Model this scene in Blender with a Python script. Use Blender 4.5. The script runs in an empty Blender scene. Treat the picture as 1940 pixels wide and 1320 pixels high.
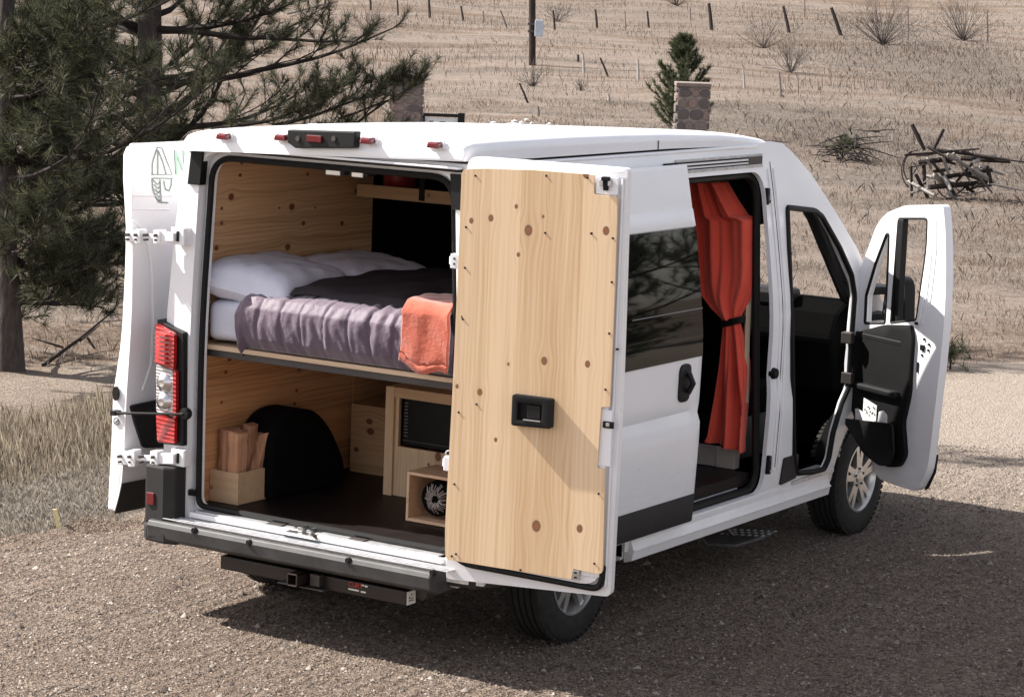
import bpy, bmesh, math, random
import numpy as np
from mathutils import Vector, Matrix
from mathutils.geometry import delaunay_2d_cdt
R = math.radians
random.seed(7); rng = np.random.default_rng(7)
scn = bpy.context.scene
C = scn.collection

# ------------------------------------------------------------------ camera
CAM = np.array([7.522, -9.92, 3.359]); YAW, PIT, ROLL, FOC = -.567491, -.143361, .037699, 4779.0
_fw = np.array([math.sin(YAW)*math.cos(PIT), math.cos(YAW)*math.cos(PIT), math.sin(PIT)])
_r = np.array([math.cos(YAW), -math.sin(YAW), 0.]); _u = np.cross(_r, _fw)
_c, _s = math.cos(ROLL), math.sin(ROLL)
_r, _u = _c*_r+_s*_u, -_s*_r+_c*_u
cd = bpy.data.cameras.new('camera'); cam = bpy.data.objects.new('camera', cd); C.objects.link(cam)
cd.sensor_width = 36; cd.sensor_fit = 'HORIZONTAL'; cd.lens = FOC/1940*36; cd.clip_start = .1; cd.clip_end = 2000
M = Matrix.Identity(4)
for i in range(3):
    M[i][0] = _r[i]; M[i][1] = _u[i]; M[i][2] = -_fw[i]; M[i][3] = CAM[i]
cam.matrix_world = M
scn.camera = cam

# ------------------------------------------------------------------ sky and sun
SUNV = Vector((1.0, .28, -.98)).normalized()          # direction in which the light travels
w = bpy.data.worlds.new('World'); scn.world = w; w.use_nodes = True
nt = w.node_tree; bg = nt.nodes['Background']
sky = nt.nodes.new('ShaderNodeTexSky'); sky.sky_type = 'NISHITA'; sky.sun_disc = False
sky.sun_elevation = math.asin(-SUNV.z); sky.sun_rotation = math.atan2(-SUNV.x, -SUNV.y)
hs = nt.nodes.new('ShaderNodeHueSaturation'); hs.inputs['Saturation'].default_value = .45; nt.links.new(sky.outputs[0], hs.inputs['Color'])
wb = nt.nodes.new('ShaderNodeMix'); wb.data_type = 'RGBA'; wb.blend_type = 'MULTIPLY'; wb.inputs[0].default_value = 1; wb.inputs[7].default_value = (1, .93, .90, 1)
nt.links.new(hs.outputs[0], wb.inputs[6]); nt.links.new(wb.outputs[2], bg.inputs[0]); bg.inputs[1].default_value = .10
sl = bpy.data.lights.new('sun', 'SUN'); sl.energy = 4.2; sl.angle = R(.53); sl.color = (1, .955, .89)
so = bpy.data.objects.new('sun', sl); C.objects.link(so)
so.rotation_euler = SUNV.to_track_quat('-Z', 'Y').to_euler(); so.location = (-20, -8, 20)
scn.view_settings.view_transform = 'Standard'; scn.view_settings.look = 'None'
scn.view_settings.exposure = 1.5; scn.view_settings.gamma = 1
scn.view_settings.use_curve_mapping = False

# ------------------------------------------------------------------ places: where a line of sight meets a surface of the place
def ray(a):
    return CAM, _fw + _r*((a[0]-970)/FOC) - _u*((a[1]-660)/FOC)
def hit(a, p, n):
    o, d = ray(a); p = np.array(p, float); n = np.array(n, float)
    return o + d*((p-o)@n/(d@n))
def hx(a, v): return hit(a, (v, 0, 0), (1, 0, 0))
def hy(a, v): return hit(a, (0, v, 0), (0, 1, 0))
def hz(a, v): return hit(a, (0, 0, v), (0, 0, 1))
FH = np.array([_fw[0], _fw[1]]); FH /= np.linalg.norm(FH); LH = np.array([FH[1], -FH[0]])
TS = [-60, 0, 23, 30, 36, 44, 52, 68, 95, 125, 160, 250, 420]
TZ = [0, 0, 0, .06, .15, .33, .52, .85, 1.6, 2.75, 7, 26, 50]
def tz(x, y):
    s = (x-CAM[0])*FH[0]+(y-CAM[1])*FH[1]; t = (x-CAM[0])*LH[0]+(y-CAM[1])*LH[1]
    z = np.interp(s, TS, TZ)
    k = np.clip((s-28)/40, 0, 1)
    return z + k*(.10*np.sin(t*.35+s*.09)+.07*np.sin(s*.33-t*.21+1)) + .02*np.clip((s-16)/6, 0, 1)*np.sin(x*1.1+y*.7)
def hg(a):
    o, d = ray(a); t = 5.
    while t < 600:
        p = o+d*t
        if p[2] < tz(p[0], p[1]): break
        t += .25
    lo, hi = t-.25, t
    for _ in range(12):
        m = (lo+hi)/2; p = o+d*m
        if p[2] < tz(p[0], p[1]): hi = m
        else: lo = m
    return o+d*hi
def dist(p): return float((np.array(p)-CAM)@_fw)

# ------------------------------------------------------------------ materials
class NB:
    def __init__(s, name):
        s.m = bpy.data.materials.new(name); s.m.use_nodes = True; s.t = s.m.node_tree
        s.b = s.t.nodes['Principled BSDF']
    def n(s, typ, **k):
        x = s.t.nodes.new(typ)
        for a, v in k.items(): setattr(x, a, v)
        return x
    def l(s, a, b): s.t.links.new(a, b)
    def sv(s, inp, v):
        if hasattr(v, 'default_value') or isinstance(v, bpy.types.NodeSocket): s.l(v, inp)
        else: inp.default_value = v
    def math(s, op, a, b=None, c=None, clamp=False):
        x = s.n('ShaderNodeMath', operation=op); x.use_clamp = clamp
        s.sv(x.inputs[0], a)
        if b is not None: s.sv(x.inputs[1], b)
        if c is not None: s.sv(x.inputs[2], c)
        return x.outputs[0]
    def vec(s, op, a, b=None):
        x = s.n('ShaderNodeVectorMath', operation=op); s.sv(x.inputs[0], a)
        if b is not None: s.sv(x.inputs[1], b)
        return x.outputs['Value'] if op in ('LENGTH', 'DOT_PRODUCT') else x.outputs[0]
    def noise(s, v, scale, detail=3, rough=.55, dist=0):
        x = s.n('ShaderNodeTexNoise'); s.l(v, x.inputs['Vector']); x.inputs['Scale'].default_value = scale
        x.inputs['Detail'].default_value = detail; x.inputs['Roughness'].default_value = rough
        x.inputs['Distortion'].default_value = dist
        return x.outputs['Fac']
    def vor(s, v, scale, feat='F1', out='Distance'):
        x = s.n('ShaderNodeTexVoronoi', feature=feat); s.l(v, x.inputs['Vector']); x.inputs['Scale'].default_value = scale
        return x.outputs[out]
    def map(s, v, sc=(1, 1, 1), loc=(0, 0, 0), rot=(0, 0, 0)):
        x = s.n('ShaderNodeMapping'); s.l(v, x.inputs[0]); x.inputs['Scale'].default_value = sc
        x.inputs['Location'].default_value = loc; x.inputs['Rotation'].default_value = rot
        return x.outputs[0]
    def ramp(s, f, stops):
        x = s.n('ShaderNodeValToRGB'); s.l(f, x.inputs[0]); e = x.color_ramp.elements
        while len(e) < len(stops): e.new(.5)
        for i, (p, c) in enumerate(stops):
            e[i].position = p; e[i].color = tuple(c)+(1,) if len(c) == 3 else c
        return x.outputs[0]
    def mix(s, f, a, b, bt='MIX'):
        x = s.n('ShaderNodeMix', data_type='RGBA', blend_type=bt)
        s.sv(x.inputs[0], f)
        for i, v in ((6, a), (7, b)):
            if isinstance(v, tuple): x.inputs[i].default_value = v+(1,) if len(v) == 3 else v
            else: s.l(v, x.inputs[i])
        return x.outputs[2]
    def bump(s, h, d=.01, st=.5, prev=None):
        x = s.n('ShaderNodeBump'); s.l(h, x.inputs['Height']); x.inputs['Distance'].default_value = d
        x.inputs['Strength'].default_value = st
        if prev is not None: s.l(prev, x.inputs['Normal'])
        s.l(x.outputs[0], s.b.inputs['Normal']); return x.outputs[0]
    def oc(s): return s.n('ShaderNodeTexCoord').outputs['Object']
    def col(s, c): s.sv(s.b.inputs['Base Color'], c+(1,) if isinstance(c, tuple) else c)
    def p(s, **k):
        for a, v in k.items(): s.sv(s.b.inputs[a.replace('_', ' ')], v)
def simple(name, col, rough=.5, metal=0, var=.12, vs=6, bumpd=0, bs=60, coat=0, spec=.5):
    b = NB(name); o = b.oc(); n = b.noise(o, vs, 4)
    lo = tuple(max(0, x*(1-var)) for x in col); hi = tuple(min(1, x*(1+var)) for x in col)
    b.col(b.ramp(n, [(.3, lo), (.7, hi)])); b.p(Roughness=rough, Metallic=metal)
    if max(col) < .07 and not metal: spec = min(spec, .22)
    b.b.inputs['Coat Weight'].default_value = coat; b.b.inputs['Specular IOR Level'].default_value = spec
    if bumpd: b.bump(b.noise(o, bs, 3), bumpd, .6)
    return b.m
def paint():
    b = NB('white_paint'); o = b.oc()
    n = b.noise(o, 1.7, 4); d = b.noise(b.map(o, (3, 3, 14)), 3, 5)
    sep = b.n('ShaderNodeSeparateXYZ'); b.l(o, sep.inputs[0])
    low = b.math('SUBTRACT', 1.15, sep.outputs[2]); low = b.math('MULTIPLY', low, 1.5, clamp=True)
    dust = b.math('MULTIPLY', low, b.math('MULTIPLY', d, .45))
    base = b.ramp(n, [(.3, (.80, .80, .82)), (.7, (.84, .84, .86))])
    b.col(b.mix(dust, base, (.50, .44, .38)))
    b.p(Roughness=b.math('MULTIPLY_ADD', d, .25, .2)); b.b.inputs['Coat Weight'].default_value = .45
    b.b.inputs['Coat Roughness'].default_value = .06
    b.bump(b.noise(o, 2.2, 1), .004, .25)
    return b.m
def wood(name, knots, grain='v', light=(.63, .44, .27), dark=(.42, .25, .13), board=.115, rough=.5, kr=(.15, .06, .025)):
    # grain 'v' runs along the second panel coordinate
    b = NB(name); a = b.n('ShaderNodeAttribute', attribute_name='wc').outputs['Vector']
    sp = b.n('ShaderNodeSeparateXYZ'); b.l(a, sp.inputs[0])
    x, y = (sp.outputs[0], sp.outputs[1]) if grain == 'v' else (sp.outputs[1], sp.outputs[0])
    gx = x; kmask = None; kring = None
    for (ku, kv, kr_) in knots:
        if grain != 'v': ku, kv = kv, ku
        dx = b.math('SUBTRACT', x, ku); dy = b.math('SUBTRACT', y, kv)
        cx = b.n('ShaderNodeCombineXYZ'); b.sv(cx.inputs[0], b.math('DIVIDE', dx, kr_)); b.sv(cx.inputs[1], b.math('DIVIDE', dy, kr_*1.3))
        d = b.vec('LENGTH', cx.outputs[0])
        g = b.math('EXPONENT', b.math('MULTIPLY', b.math('MULTIPLY', d, d), -.10))
        gx = b.math('SUBTRACT', gx, b.math('MULTIPLY', b.math('MULTIPLY', dx, g), .75))
        m = b.n('ShaderNodeMapRange'); b.l(d, m.inputs[0]); m.inputs[1].default_value = 1.15; m.inputs[2].default_value = .75
        kmask = m.outputs[0] if kmask is None else b.math('MAXIMUM', kmask, m.outputs[0])
        rr = b.math('MULTIPLY', b.math('ABSOLUTE', b.math('SUBTRACT', d, .85)), 4, clamp=True)
        rr = b.math('SUBTRACT', 1, rr)
        kring = rr if kring is None else b.math('MAXIMUM', kring, rr)
    cv = b.n('ShaderNodeCombineXYZ'); b.l(gx, cv.inputs[0]); b.l(y, cv.inputs[1])
    v = cv.outputs[0]
    bi = b.math('FLOOR', b.math('DIVIDE', x, board))
    wn = b.n('ShaderNodeTexWhiteNoise', noise_dimensions='1D'); b.l(bi, wn.inputs['W'])
    cv.inputs[2].default_value = 0; b.l(b.math('MULTIPLY', bi, 3.7), cv.inputs[2])
    fine = b.noise(b.map(v, (150, 2.2, 1)), 1, 4, .6)
    band = b.noise(b.map(v, (26, .55, 1)), 1, 2, .5, .6)
    wv = b.n('ShaderNodeTexWave', wave_type='BANDS', bands_direction='X', wave_profile='SIN')
    b.l(b.map(v, (1, .12, 1)), wv.inputs[0]); wv.inputs['Scale'].default_value = 13
    wv.inputs['Distortion'].default_value = 9; wv.inputs['Detail'].default_value = 1.5; wv.inputs['Detail Scale'].default_value = .9
    f = b.math('ADD', b.math('MULTIPLY', fine, .42), b.math('ADD', b.math('MULTIPLY', band, .5), b.math('MULTIPLY', wv.outputs['Fac'], .11)))
    f = b.math('ADD', f, b.math('MULTIPLY', b.math('SUBTRACT', wn.outputs[0], .5), .22))
    col = b.ramp(f, [(.36, tuple(min(1, l*1.06) for l in light)), (.52, tuple(l*.75+d*.25 for l, d in zip(light, dark))), (.74, dark)])
    jt = b.math('ABSOLUTE', b.math('SUBTRACT', b.math('FRACT', b.math('DIVIDE', x, board)), .5))
    jt = b.math('GREATER_THAN', jt, .4935)
    col = b.mix(b.math('MULTIPLY', jt, .35), col, dark)
    if kmask is not None:
        kc = b.mix(kring, tuple(c*1.7 for c in kr), tuple(c*.45 for c in kr))
        col = b.mix(kmask, col, kc)
    b.col(col); b.p(Roughness=rough); b.bump(fine, .0008, .4)
    return b.m
def wood_axis(name, axis=2, light=(.60, .42, .26), dark=(.38, .22, .12), rough=.55, sc=1):
    b = NB(name); o = b.oc(); s = [60*sc, 60*sc, 60*sc]; s[axis] = 2.*sc
    f = b.noise(b.map(o, tuple(s)), 1, 4, .6); s2 = [9*sc]*3; s2[axis] = .7*sc
    g = b.noise(b.map(o, tuple(s2)), 1, 2)
    h = b.math('ADD', b.math('MULTIPLY', f, .55), b.math('MULTIPLY', g, .45))
    k = b.vor(b.map(o, (7, 7, 7)), 1); k = b.math('LESS_THAN', k, .10)
    b.col(b.mix(b.math('MULTIPLY', k, .7), b.ramp(h, [(.3, light), (.7, dark)]), (.2, .08, .04)))
    b.p(Roughness=rough); b.bump(f, .001, .4); return b.m
def glassmat(name, col, alpha=.5, rough=.02):
    b = NB(name); b.col(col); b.p(Roughness=rough, Alpha=alpha); b.b.inputs['IOR'].default_value = 1.5
    return b.m
WHITE = paint()
BLACK = simple('black_plastic', (.012, .0115, .012), .5, bumpd=.0006, bs=400)
GREYP = simple('weathered_grey_plastic', (.060, .058, .058), .5, var=.25, vs=9, bumpd=.0008, bs=300)
DARKTRIM = simple('charcoal_trim', (.028, .026, .026), .6, bumpd=.0006, bs=300)
SEAL = simple('rubber_seal', (.006, .006, .006), .55)
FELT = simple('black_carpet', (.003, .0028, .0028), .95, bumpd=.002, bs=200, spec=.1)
RUBBER = simple('tyre_rubber', (.020, .0185, .018), .75, var=.3, vs=20, bumpd=.001, bs=150)
CHROME = simple('bare_metal', (.62, .62, .62), .28, 1)
ALLOY = simple('silver_alloy', (.62, .61, .60), .3, .85, var=.06)
DARKMET = simple('dark_brake_metal', (.08, .07, .065), .55, .6)
BROWNMET = simple('dark_brown_powder_coat', (.020, .012, .010), .45, .1, var=.2)
GALV = simple('scuffed_galvanised_sill', (.55, .55, .56), .35, .55, var=.2, vs=20)
DFLOOR = simple('dark_vinyl_floor', (.008, .005, .0045), .5, var=.4, vs=8)
VINYL = simple('dark_leather_seat', (.003, .003, .003), .95, bumpd=.001, spec=.03, bs=200)
MIRR = simple('mirror_glass', (.75, .77, .78), .03, 1, var=.02)
PAPER = simple('paper', (.72, .72, .72), .7, var=.05)
PRINT = simple('print_black', (.03, .03, .03), .6)
GREEN = simple('pale_green_vinyl', (.36, .56, .42), .5)
GREENL = simple('grey_green_vinyl_line', (.30, .38, .33), .5)
REDP = simple('red_print', (.5, .04, .03), .5)
WHITEP = simple('white_print', (.7, .68, .62), .5)
SHEET = simple('white_cotton', (.60, .60, .68), .85, var=.04, bumpd=.006, bs=22)
ENAMEL = simple('red_enamel', (.24, .02, .025), .25, var=.1, coat=.5)
STONE = NB('mortared_stone'); _o = STONE.oc()
STONE.col(STONE.mix(STONE.noise(_o, 14, 5), (.10, .085, .08), (.24, .20, .18))); STONE.p(Roughness=.9); STONE.bump(STONE.noise(_o, 30, 5), .02, .7)
def stone_tint(name, c):
    b = NB(name); o = b.oc(); b.col(b.mix(b.noise(o, 9, 5), tuple(x*.6 for x in c), c)); b.p(Roughness=.92)
    b.bump(b.noise(o, 35, 5), .015, .7); return b.m
STN = [stone_tint('grey_brown_stone', (.24, .19, .17)), stone_tint('dark_stone', (.15, .125, .12)), stone_tint('pinkish_stone', (.30, .22, .195))]
STONE = STONE.m
def lens(name, c, rough=.12, rib=0):
    b = NB(name); o = b.oc()
    b.col(b.ramp(b.noise(o, 12, 2), [(.3, tuple(x*.7 for x in c)), (.7, c)])); b.p(Roughness=rough)
    b.b.inputs['Coat Weight'].default_value = .8
    if rib: 
        wv = b.n('ShaderNodeTexWave', bands_direction='Z'); b.l(o, wv.inputs[0]); wv.inputs['Scale'].default_value = rib
        b.bump(wv.outputs['Fac'], .004, .8)
    return b.m
REDLENS = lens('red_lens', (.42, .015, .015), .12, 14); CLEARL = lens('clear_lens', (.45, .42, .42), .15, 18)
REDDARK = lens('dark_red_lens', (.16, .01, .015))
def fabric(name, c, c2, vs=5, bd=.004, bs=30, rough=.8, sheen=.2, weave=900):
    b = NB(name); o = b.oc(); b.col(b.ramp(b.noise(o, vs, 4), [(.3, c), (.7, c2)])); b.p(Roughness=rough)
    b.b.inputs['Sheen Weight'].default_value = sheen
    x = b.bump(b.noise(o, bs, 4, .6), bd, .5)
    b.bump(b.noise(o, weave, 1), .0006, .6, x); return b.m
DUVET = fabric('purple_grey_satin', (.070, .044, .074), (.12, .080, .112), 4, .008, 40, .62, .3)
PLUM_CLOTH = fabric('dark_plum_cloth', (.008, .005, .008), (.014, .009, .013), 7, .006, 14, .8, 0)
CURT = fabric('red_orange_cloth', (.66, .065, .035), (.74, .085, .05), 3, .003, 12, .85, .3, 260)
TOWEL = fabric('orange_fleece', (.36, .062, .028), (.43, .085, .04), 8, .01, 40, .95, .5, 200)
GLASS_DK = glassmat('dark_tinted_glass', (.004, .005, .0045), .93)
GLASS_DK.node_tree.nodes['Principled BSDF'].inputs['Specular IOR Level'].default_value = .32
GLASS_CL = glassmat('clear_glass', (.02, .022, .02), .10)

# ------------------------------------------------------------------ mesh helpers
def T3(v): return tuple(float(x) for x in v)
class MB:
    def __init__(s): s.v = []; s.f = []; s.m = []; s.mi = 0
    def add(s, vs, fs):
        n = len(s.v); s.v += [T3(v) for v in vs]; s.f += [tuple(i+n for i in f) for f in fs]; s.m += [s.mi]*len(fs)
    def box(s, a, b):
        x0, y0, z0 = a; x1, y1, z1 = b
        s.add([(x0, y0, z0), (x1, y0, z0), (x1, y1, z0), (x0, y1, z0), (x0, y0, z1), (x1, y0, z1), (x1, y1, z1), (x0, y1, z1)],
              [(0, 3, 2, 1), (4, 5, 6, 7), (0, 1, 5, 4), (1, 2, 6, 5), (2, 3, 7, 6), (3, 0, 4, 7)])
    def obox(s, c, ax, ay, az):      # oriented box: centre and three half axes
        c, ax, ay, az = map(np.array, (c, ax, ay, az)); vs = []
        for k in (-1, 1):
            for i, j in ((-1, -1), (1, -1), (1, 1), (-1, 1)): vs.append(c+ax*i+ay*j+az*k)
        s.add(vs, [(0, 3, 2, 1), (4, 5, 6, 7), (0, 1, 5, 4), (1, 2, 6, 5), (2, 3, 7, 6), (3, 0, 4, 7)])
    def tube(s, pts, rad, n=6, cap=True):
        pts = [np.array(p, float) for p in pts]
        if not hasattr(rad, '__len__'):
            q = [pts[0]]
            for p in pts[1:]:
                if np.linalg.norm(p-q[-1]) > .0015: q.append(p)
            pts = q if len(q) > 1 else pts; rad = [rad]*len(pts)
        base = len(s.v); a = None
        for i, p in enumerate(pts):
            d = pts[min(i+1, len(pts)-1)]-pts[max(i-1, 0)]; d = d/(np.linalg.norm(d)+1e-9)
            if a is None: a = np.cross(d, [0, 0, 1.]) if abs(d[2]) < .9 else np.cross(d, [1, 0, 0])
            a = a-d*(a@d); a /= np.linalg.norm(a)+1e-12; b = np.cross(d, a)
            for k in range(n):
                t = 2*math.pi*k/n; s.v.append(T3(p+(a*math.cos(t)+b*math.sin(t))*rad[i]))
        for i in range(len(pts)-1):
            for k in range(n):
                q = base+i*n; s.f.append((q+k, q+(k+1) % n, q+n+(k+1) % n, q+n+k)); s.m.append(s.mi)
        if cap:
            s.f.append(tuple(base+k for k in range(n))[::-1]); s.m.append(s.mi)
            s.f.append(tuple(base+(len(pts)-1)*n+k for k in range(n))); s.m.append(s.mi)
    def prism(s, poly, d):           # polygon of 3D points swept by d
        n = len(poly); poly = [np.array(p, float) for p in poly]; d = np.array(d, float)
        s.add(poly+[p+d for p in poly], [tuple(range(n))[::-1], tuple(range(n, 2*n))]+[(i, (i+1) % n, n+(i+1) % n, n+i) for i in range(n)])
    def lathe(s, prof, axis_o, n=48, ax='x'):   # prof: (r, h)
        base = len(s.v)
        for (r, h) in prof:
            for k in range(n):
                t = 2*math.pi*k/n
                v = {'x': (h, r*math.cos(t), r*math.sin(t)), 'z': (r*math.cos(t), r*math.sin(t), h), 'y': (r*math.cos(t), h, r*math.sin(t))}[ax]
                s.v.append(tuple(a+b for a, b in zip(v, axis_o)))
        for i in range(len(prof)-1):
            for k in range(n):
                q = base+i*n; s.f.append((q+k, q+(k+1) % n, q+n+(k+1) % n, q+n+k)); s.m.append(s.mi)
def wloc(o):
    return o.get('_loc', (0, 0, 0)) if o is not None else (0, 0, 0)
def link(name, me, parent=None):
    o = bpy.data.objects.new(name, me); C.objects.link(o)
    if parent is not None:
        o.parent = parent; o.matrix_parent_inverse = Matrix.Translation(-Vector(PLOC.get(parent.name, (0, 0, 0))))
    return o
PLOC = {}
def recalc(me):
    bm = bmesh.new(); bm.from_mesh(me); bmesh.ops.recalc_face_normals(bm, faces=bm.faces); bm.to_mesh(me); bm.free()
def obj(name, mb, mats, parent=None, smooth=False, bevel=0, fix=True, sub=0, angle=35):
    me = bpy.data.meshes.new(name); me.from_pydata(mb.v, [], mb.f)
    if not isinstance(mats, (list, tuple)): mats = [mats]
    for m in mats: me.materials.append(m)
    if len(mats) > 1: me.polygons.foreach_set('material_index', mb.m)
    if fix: recalc(me)
    o = link(name, me, parent)
    if bevel:
        m = o.modifiers.new('bevel', 'BEVEL'); m.width = bevel; m.segments = 2; m.limit_method = 'ANGLE'; m.angle_limit = R(40)
        m.harden_normals = False
    if sub:
        m = o.modifiers.new('sub', 'SUBSURF'); m.levels = sub; m.render_levels = sub
    if smooth:
        me.polygons.foreach_set('use_smooth', [True]*len(me.polygons))
        if angle:
            try: me.set_sharp_from_angle(angle=R(angle))
            except Exception: pass
    return o
def bx(name, a, b, mat, parent=None, bevel=.004):
    m = MB(); m.box(a, b); return obj(name, m, mat, parent, bevel=bevel)
def tag(o, label=None, cat=None, group=None, kind=None):
    if label: o['label'] = label
    if cat: o['category'] = cat
    if group: o['group'] = group
    if kind: o['kind'] = kind
    return o
def thing(name, loc, label, cat, group=None):
    o = bpy.data.objects.new(name, None); C.objects.link(o); o.location = T3(loc); o.empty_display_size = .2
    PLOC[o.name] = T3(loc); return tag(o, label, cat, group)
def rpoly(pts, rad, n=6):
    out = []; N = len(pts)
    if not hasattr(rad, '__len__'): rad = [rad]*N
    for i in range(N):
        p = np.array(pts[i], float); a = np.array(pts[i-1], float)-p; b = np.array(pts[(i+1) % N], float)-p
        la, lb = np.linalg.norm(a), np.linalg.norm(b); r = min(rad[i], la*.49, lb*.49)
        if r < 1e-5: out.append(tuple(p)); continue
        p0, p1 = p+a/la*r, p+b/lb*r
        for k in range(n+1):
            t = k/n; out.append(tuple((1-t)**2*p0+2*t*(1-t)*p+t*t*p1))
    return out
def inside(x, y, poly):
    c = np.zeros(np.shape(x), bool); n = len(poly); j = n-1
    for i in range(n):
        xi, yi = poly[i]; xj, yj = poly[j]
        if yi != yj: c ^= ((yi > y) != (yj > y)) & (x < (xj-xi)*(y-yi)/(yj-yi)+xi)
        j = i
    return c
def skin(name, outline, fmap, mat, parent=None, holes=(), step=.1, thick=.02, smooth=True, off=-1, wc=None, nrm=None, bev=0):
    vs = []; es = []
    def loop(p):
        q = []
        for i in range(len(p)):
            a = np.array(p[i]); b = np.array(p[(i+1) % len(p)]); k = max(1, int(np.linalg.norm(b-a)/step))
            for t in range(k): q.append(tuple(a+(b-a)*t/k))
        n0 = len(vs); vs.extend(q); es.extend([(n0+i, n0+(i+1) % len(q)) for i in range(len(q))])
    loop(outline)
    for h in holes: loop(h)
    xs = [p[0] for p in outline]; ys = [p[1] for p in outline]
    gx = np.arange(min(xs)+step/2, max(xs), step); gy = np.arange(min(ys)+step/2, max(ys), step)
    X, Y = np.meshgrid(gx, gy); ins = inside(X, Y, outline)
    for h in holes: ins &= ~inside(X, Y, h)
    B = np.array(vs); SA = B[[e[0] for e in es]]; SD = B[[e[1] for e in es]]-SA; SL = (SD**2).sum(1)+1e-12
    for a, b in zip(X[ins], Y[ins]):
        pt = np.array([a, b]); tq = np.clip(((pt-SA)*SD).sum(1)/SL, 0, 1)
        if np.min(((SA+SD*tq[:, None]-pt)**2).sum(1)) > (step*.35)**2: vs.append((a, b))
    r = delaunay_2d_cdt([Vector(v) for v in vs], es, [], 0, 1e-6)
    V = [tuple(v) for v in r[0]]; F = []
    for f in r[2]:
        c = np.mean([V[i] for i in f], axis=0)
        ar = abs((V[f[1]][0]-V[f[0]][0])*(V[f[2]][1]-V[f[0]][1])-(V[f[2]][0]-V[f[0]][0])*(V[f[1]][1]-V[f[0]][1])) if len(f) == 3 else 1
        if ar > 2e-6 and inside(c[0], c[1], outline) and not any(inside(c[0], c[1], h) for h in holes): F.append(tuple(f))
    me = bpy.data.meshes.new(name); me.from_pydata([T3(fmap(*v)) for v in V], [], F)
    me.materials.append(mat); recalc(me)
    if nrm is not None:
        t = sum((Vector(p.normal)*p.area for p in me.polygons), Vector())
        if t.dot(Vector(nrm)) < 0: me.flip_normals()
    if wc:
        a = me.attributes.new('wc', 'FLOAT_VECTOR', 'POINT'); a.data.foreach_set('vector', np.array([(v[0], v[1], 0) for v in V], np.float32).ravel())
    if smooth: me.polygons.foreach_set('use_smooth', [True]*len(me.polygons))
    o = link(name, me, parent)
    if thick:
        m = o.modifiers.new('solid', 'SOLIDIFY'); m.thickness = thick; m.offset = off
    if bev:
        m = o.modifiers.new('bevel', 'BEVEL'); m.width = bev; m.segments = 2; m.limit_method = 'ANGLE'; m.angle_limit = R(60)
    if smooth:
        m = o.modifiers.new('split', 'EDGE_SPLIT'); m.split_angle = R(24 if bev else 40); m.use_edge_sharp = False
    return o
def ribbon_loop(poly3, r, n=8):
    m = MB(); m.tube(list(poly3)+[poly3[0]], r, n, cap=False); return m

# ================================================================== THE SETTING
def edge_fn(x, y):
    """0 on the gravel drive, 1 in the grass to the left of it and up the hill"""
    s = (x-CAM[0])*FH[0]+(y-CAM[1])*FH[1]; t = (x-CAM[0])*LH[0]+(y-CAM[1])*LH[1]
    wob = .15*np.sin(x*2.1+y*1.3)+.09*np.sin(x*5.3-y*4.1)
    e1 = s-(14.15+wob) - np.clip(t+2.89, -4, 3)*1.50              # near edge of the verge, left of the van
    near = np.clip(e1/.5, 0, 1)*np.clip((-1.0-t)/.35, 0, 1)
    near *= 1-np.clip((s-19.0-wob-np.clip(t+3.08, -4, 3)*1.5)/.4, 0, 1)                    # the far lane behind it
    hill = np.clip((s-22.6-wob*3-np.clip(-t, 0, 6)*.0)/1.0, 0, 1)
    left_far = np.clip((s-21.6-wob*2-np.clip(t+3.08, -4, 3)*.9)/.6, 0, 1)*np.clip((-1-t)/.5, 0, 1)
    return np.maximum(np.maximum(near, hill), left_far)
ss = np.concatenate([np.arange(-14, 8, 1.), np.arange(8, 20, .10), np.arange(20, 30, .22), np.geomspace(30, 420, 90)])
tt = np.concatenate([-np.geomspace(12, 200, 24)[::-1], np.arange(-11.8, 12, .16), np.geomspace(12, 200, 24)])
S_, T_ = np.meshgrid(ss, tt, indexing='ij')
GX = CAM[0]+S_*FH[0]+T_*LH[0]; GY = CAM[1]+S_*FH[1]+T_*LH[1]; GZ = tz(GX, GY); GE = edge_fn(GX, GY)
berm = np.clip(GE/.12, 0, 1)*np.exp(-((GE-.25)/.3)**2)*np.clip((-.8-T_)/.4, 0, 1)*np.clip((17-S_)/1, 0, 1)
GZ = GZ+berm*.05*(1+.8*np.sin(GX*9)*np.sin(GY*11))+GE*.015*np.sin(GX*3.3)*np.sin(GY*2.9)
GZ += .004*np.sin(GX*13+np.sin(GY*7)*2)*np.sin(GY*11)*np.clip((30-S_)/5, 0, 1)
n1, n2 = GX.shape
me = bpy.data.meshes.new('ground')
idx = np.arange(n1*n2).reshape(n1, n2)
q = np.stack([idx[:-1, :-1], idx[:-1, 1:], idx[1:, 1:], idx[1:, :-1]], -1).reshape(-1, 4)
me.from_pydata(np.stack([GX, GY, GZ], -1).reshape(-1, 3).tolist(), [], q.tolist())
at = me.attributes.new('grass', 'FLOAT', 'POINT'); at.data.foreach_set('value', GE.astype(np.float32).ravel())
scrubv = np.zeros_like(GX)
for (a_, b_, sx_, sy_, am) in ((1560, 265, 230, 45, .8), (1850, 300, 170, 60, 1.), (1900, 480, 160, 90, .5), (1700, 110, 250, 40, .7), (1250, 25, 200, 18, .5), (700, 45, 120, 20, .4), (1900, 150, 140, 60, .6)):
    g_ = hg((a_, b_)); sg_ = (g_[0]-CAM[0])*FH[0]+(g_[1]-CAM[1])*FH[1]; tg_ = (g_[0]-CAM[0])*LH[0]+(g_[1]-CAM[1])*LH[1]; k_ = sg_/FOC
    ds = sg_*sg_/(3.*FOC)*sy_
    scrubv += am*np.exp(-((S_-sg_)/ds)**2-((T_-tg_)/(sx_*k_))**2)
at = me.attributes.new('scrub', 'FLOAT', 'POINT'); at.data.foreach_set('value', np.clip(scrubv, 0, 1).astype(np.float32).ravel())
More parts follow.
